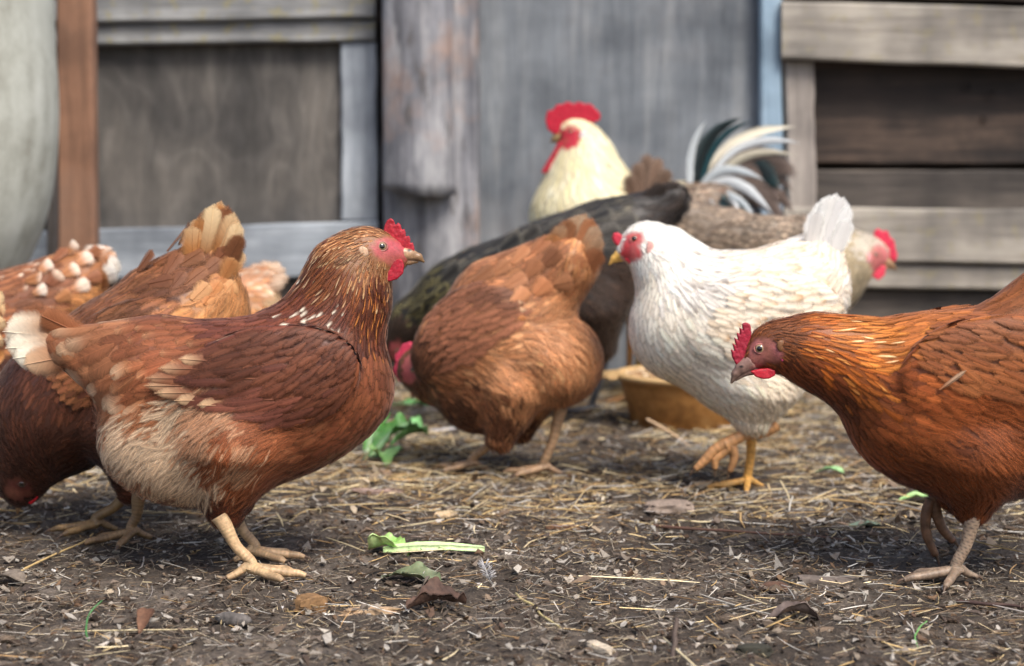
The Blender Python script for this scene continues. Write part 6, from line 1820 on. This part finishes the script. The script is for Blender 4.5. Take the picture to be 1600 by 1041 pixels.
def build_things():
    feed_bowl()
    # lettuce behind the chestnut hen: a torn piece of several blades
    L = [(588, 690), (606, 700), (622, 690), (638, 684), (596, 708)]
    leaf('lettuce_leaf', 'green lettuce leaf with pale rib standing up beside the chestnut breast', 'lettuce', (585, 712), 0.095, 0.040, 75, ((88, 146, 66), (190, 216, 160)), 1, M_LEAF, 0.3, 0.5, 0.1, rib=(190, 220, 170), tilt=0.75)
    leaf('lettuce_leaf', 'broad crinkled green lettuce leaf lying between the chestnut and brown hens', 'lettuce', (612, 716), 0.10, 0.060, 50, ((92, 150, 68), (170, 208, 146)), 2, M_LEAF, 0.5, 0.5, 0.18, rib=(180, 214, 156), jag=0.5, tilt=0.45)
    leaf('lettuce_leaf', 'small curled darker green lettuce leaf at the right end of the pile', 'lettuce', (638, 700), 0.07, 0.05, 20, ((80, 146, 74), (136, 192, 124)), 3, M_LEAF, 0.6, 0.9, 0.25, jag=0.5, tilt=0.35)
    leaf('lettuce_leaf', 'torn lettuce leaf with darker stem end in front of the pile', 'lettuce', (600, 726), 0.07, 0.045, -75, ((96, 146, 66), (160, 198, 130)), 31, M_LEAF, 0.6, 0.6, 0.3, jag=0.6)
    leaf('lettuce_leaf', 'flat light green lettuce blade under the pecking head', 'lettuce', (640, 636), 0.115, 0.045, 6, ((84, 148, 70), (150, 196, 120)), 4, M_LEAF, 0.25, 0.3, 0.08, rib=(160, 212, 160))
    leaf('lettuce_stalk', 'pale green lettuce stalk lying in the front centre', 'lettuce', (678, 868), 0.125, 0.024, 182, ((176, 214, 130), (212, 234, 176)), 5, M_LEAF, 0.08, 0.5, 0.05, rib=(214, 236, 180), rib_w=0.7, jag=0.12, thick=0.006)
    leaf('lettuce_leaf', 'yellow-green frilly lettuce end beside the pale stalk', 'lettuce', (608, 866), 0.055, 0.040, 160, ((142, 190, 92), (200, 226, 156)), 6, M_LEAF, 0.6, 0.6, 0.3, jag=0.5)
    leaf('withered_leaf', 'withered olive-grey leaf just in front of the pale stalk', 'leaf', (642, 912), 0.082, 0.040, -32, ((92, 100, 74), (128, 138, 104)), 7, M_LEAF, 0.4, 0.35, 0.12, jag=0.4)
    leaf('lettuce_scrap', 'small green lettuce scrap on the straw right of the white hen', 'lettuce', (1297, 742), 0.045, 0.020, -30, ((112, 170, 104), (166, 206, 150)), 8, M_LEAF, 0.4, 0.4, 0.2, jag=0.4)
    leaf('lettuce_scrap', 'pale green lettuce scrap behind the lifted foot of the orange-brown hen', 'lettuce', (1440, 786), 0.070, 0.030, 5, ((124, 178, 100), (180, 212, 146)), 9, M_LEAF, 0.4, 0.4, 0.15, jag=0.4)
    leaf('lettuce_scrap', 'faded grey-green lettuce scrap lying in the straw at right', 'lettuce', (1352, 826), 0.045, 0.024, 10, ((112, 134, 110), (140, 156, 132)), 10, M_LEAF, 0.3, 0.3, 0.1, jag=0.4)
    # dry leaves
    leaf('dry_leaf', 'crumpled dark brown dry leaf in the front centre', 'leaf', (682, 962), 0.066, 0.048, 20, ((66, 46, 38), (96, 72, 60)), 11, M_DRY, 0.6, 0.7, 0.25, jag=0.3)
    leaf('dry_leaf', 'grey-brown dry leaf at the left edge near the ground', 'leaf', (14, 912), 0.040, 0.030, -20, ((104, 92, 80), (130, 118, 106)), 12, M_DRY, 0.3, 0.3, 0.4, jag=0.2)
    leaf('dry_leaf', 'dark curled leaf in the front right', 'leaf', (1240, 975), 0.055, 0.030, 8, ((74, 58, 52), (112, 98, 92)), 13, M_DRY, 0.5, 0.6, 0.3, jag=0.3)
    leaf('dry_leaf', 'small upright orange-brown leaf blurred in the front left', 'leaf', (226, 985), 0.028, 0.018, 80, ((98, 66, 48), (116, 82, 60)), 14, M_DRY, 0.3, 0.5, 0.2, tilt=0.7)
    # chips and bark
    chip('wood_chip', 'splintered tan wood chip in front of the withered leaf', 'wood chip', (582, 956), 0.062, 0.016, 0.012, 8, (186, 156, 124), 1)
    chip('wood_chip', 'pinkish bark chip left of the brown hen foot', 'wood chip', (588, 776), 0.060, 0.020, 0.010, -10, (152, 128, 116), 2, bend=0.2)
    chip('bark_piece', 'flat dark bark piece in front of the twig at right', 'bark', (1295, 903), 0.070, 0.022, 0.007, -4, (116, 104, 96), 3, bend=0.1)
    chip('bark_piece', 'weathered grey wood slab in the straw below the white hen', 'bark', (1045, 800), 0.062, 0.040, 0.014, 8, (142, 126, 114), 4)
    chip('dropping', 'rounded brown lump on the soil in front at right', 'lump', (1210, 918), 0.034, 0.017, 0.017, 0, (98, 72, 58), 5, M_SOIL, rnd=True)
    chip('clod', 'small rough tan clod in the front left', 'clod', (486, 950), 0.030, 0.022, 0.022, 40, (134, 102, 68), 6, M_CHIP, tip=0.4)
    chip('wood_chip', 'pale blurred wood chip at the bottom centre', 'wood chip', (938, 1020), 0.040, 0.012, 0.008, -60, (196, 180, 158), 7)
    chip('wood_chip', 'small pale cracked chip behind the pale stalk', 'wood chip', (696, 814), 0.026, 0.012, 0.009, 35, (202, 176, 142), 8)
    chip('bark_piece', 'dark rotten wood scrap at the bottom right', 'bark', (1178, 1022), 0.034, 0.013, 0.012, 0, (52, 50, 40), 9)
    chip('clod', 'grey fluffy dirt clump in the front left centre', 'clod', (365, 972), 0.046, 0.020, 0.014, -28, (100, 94, 90), 10, M_SOIL, rnd=True)
    chip('wood_chip', 'short pale wood stick blurred at the bottom left', 'wood chip', (172, 1000), 0.036, 0.010, 0.008, -55, (190, 176, 156), 11)
    chip('wood_chip', 'brown bark stub on the straw centre right', 'wood chip', (878, 830), 0.040, 0.009, 0.008, 4, (122, 88, 66), 12)
    # twigs and long stalks
    stalk('twig', 'long thin dark red-brown twig across the straw at right', 'twig', (1020, 832), (1330, 846), 0.0022, (104, 74, 60), 1, sag=0.02, lift=(0.008, 0.006))
    stalk('twig', 'thin dark twig on the soil at the lower right edge', 'twig', (1495, 942), (1625, 958), 0.0024, (76, 56, 50), 2, lift=(0.006, 0.006))
    stalk('twig', 'thin curved grey twig behind the pale lettuce stalk', 'twig', (640, 846), (770, 852), 0.0012, (120, 104, 94), 3, sag=0.05)
    stalk('twig', 'upright blurred dark stick at the bottom edge', 'stick', (1052, 1036), (1056, 1020), 0.0035, (84, 70, 62), 4, lift=(0.0, 0.035))
    stalk('straw_stalk', 'thick pale straw stalk slanting in the front centre', 'straw stalk', (805, 940), (872, 992), 0.0018, (188, 172, 122), 5)
    stalk('straw_stalk', 'long tan straw stalk lying left of the chestnut feet', 'straw stalk', (18, 898), (148, 846), 0.0015, (196, 168, 116), 6, lift=(0.004, 0.012))
    stalk('straw_stalk', 'long golden straw stalk behind the chestnut foot', 'straw stalk', (300, 862), (452, 834), 0.0013, (206, 176, 122), 7)
    stalk('straw_stalk', 'pale straw stalk lying behind the front centre litter', 'straw stalk', (668, 792), (782, 796), 0.0017, (196, 184, 150), 8)
    stalk('straw_stalk', 'tall bent tan stalk before the feed bowl', 'straw stalk', (1010, 694), (1080, 700), 0.0030, (190, 160, 128), 9, lift=(0.042, 0.004), sag=0.05)
    stalk('grass_blade', 'single bright green grass blade in the front left', 'grass blade', (140, 1000), (160, 985), 0.0012, (66, 116, 62), 10, lift=(0.0, 0.036), sag=0.2, mat=M_LEAF)
    stalk('grass_blade', 'short green grass blade in the front right', 'grass blade', (1436, 1008), (1448, 995), 0.0010, (106, 160, 88), 11, lift=(0.0, 0.02), sag=0.2, mat=M_LEAF)
    stalk('plastic_strip', 'thin white crooked strip in the straw left of the brown hen foot', 'strip', (672, 676), (736, 668), 0.003, (206, 206, 214), 12, lift=(0.006, 0.006), sag=-0.12)
    # white downy feather
    g = ground(757, 912)
    a = Acc(); rs = np.random.RandomState(4)
    for k in range(70):
        t = rs.uniform(0.1, 1); ang = rs.choice([-1, 1]) * rs.uniform(0.3, 1.0)
        p0 = np.array([0.006 * (1 - t), 0.0, 0.004 + 0.018 * t]); d = np.array([math.sin(ang), rs.randn() * 0.3, math.cos(ang)])
        pts = np.array([p0, p0 + d * 0.006, p0 + d * 0.011 + [0, 0, -0.001]])
        V, F = tube(pts, [0.0003, 0.00025, 0.0001], 4); a.add(V, F, lin((206, 204, 206)))
    V, F = tube(np.array([[0.010, 0, 0.0], [0.006, 0, 0.006], [0, 0, 0.022]]), [0.0006, 0.0005, 0.0003], 5); a.add(V, F, lin((214, 210, 204)))
    o = a.build('down_feather', M_LITTER); o.location = (g[0], g[1], float(ground_h(g[:1], g[1:2])[0]))
    tag(o, 'tiny white downy feather standing on the soil in the front centre', 'feather')

# ================================================================== build everything
build_ground()
build_wall()
build_tank()
hen_a()
hen_b()
hen_d()
hen_c()
hen_w()
hen_h()
rooster()
hen_s()
hen_e()
hen_f()
hen_g()
build_things()
build_litter()
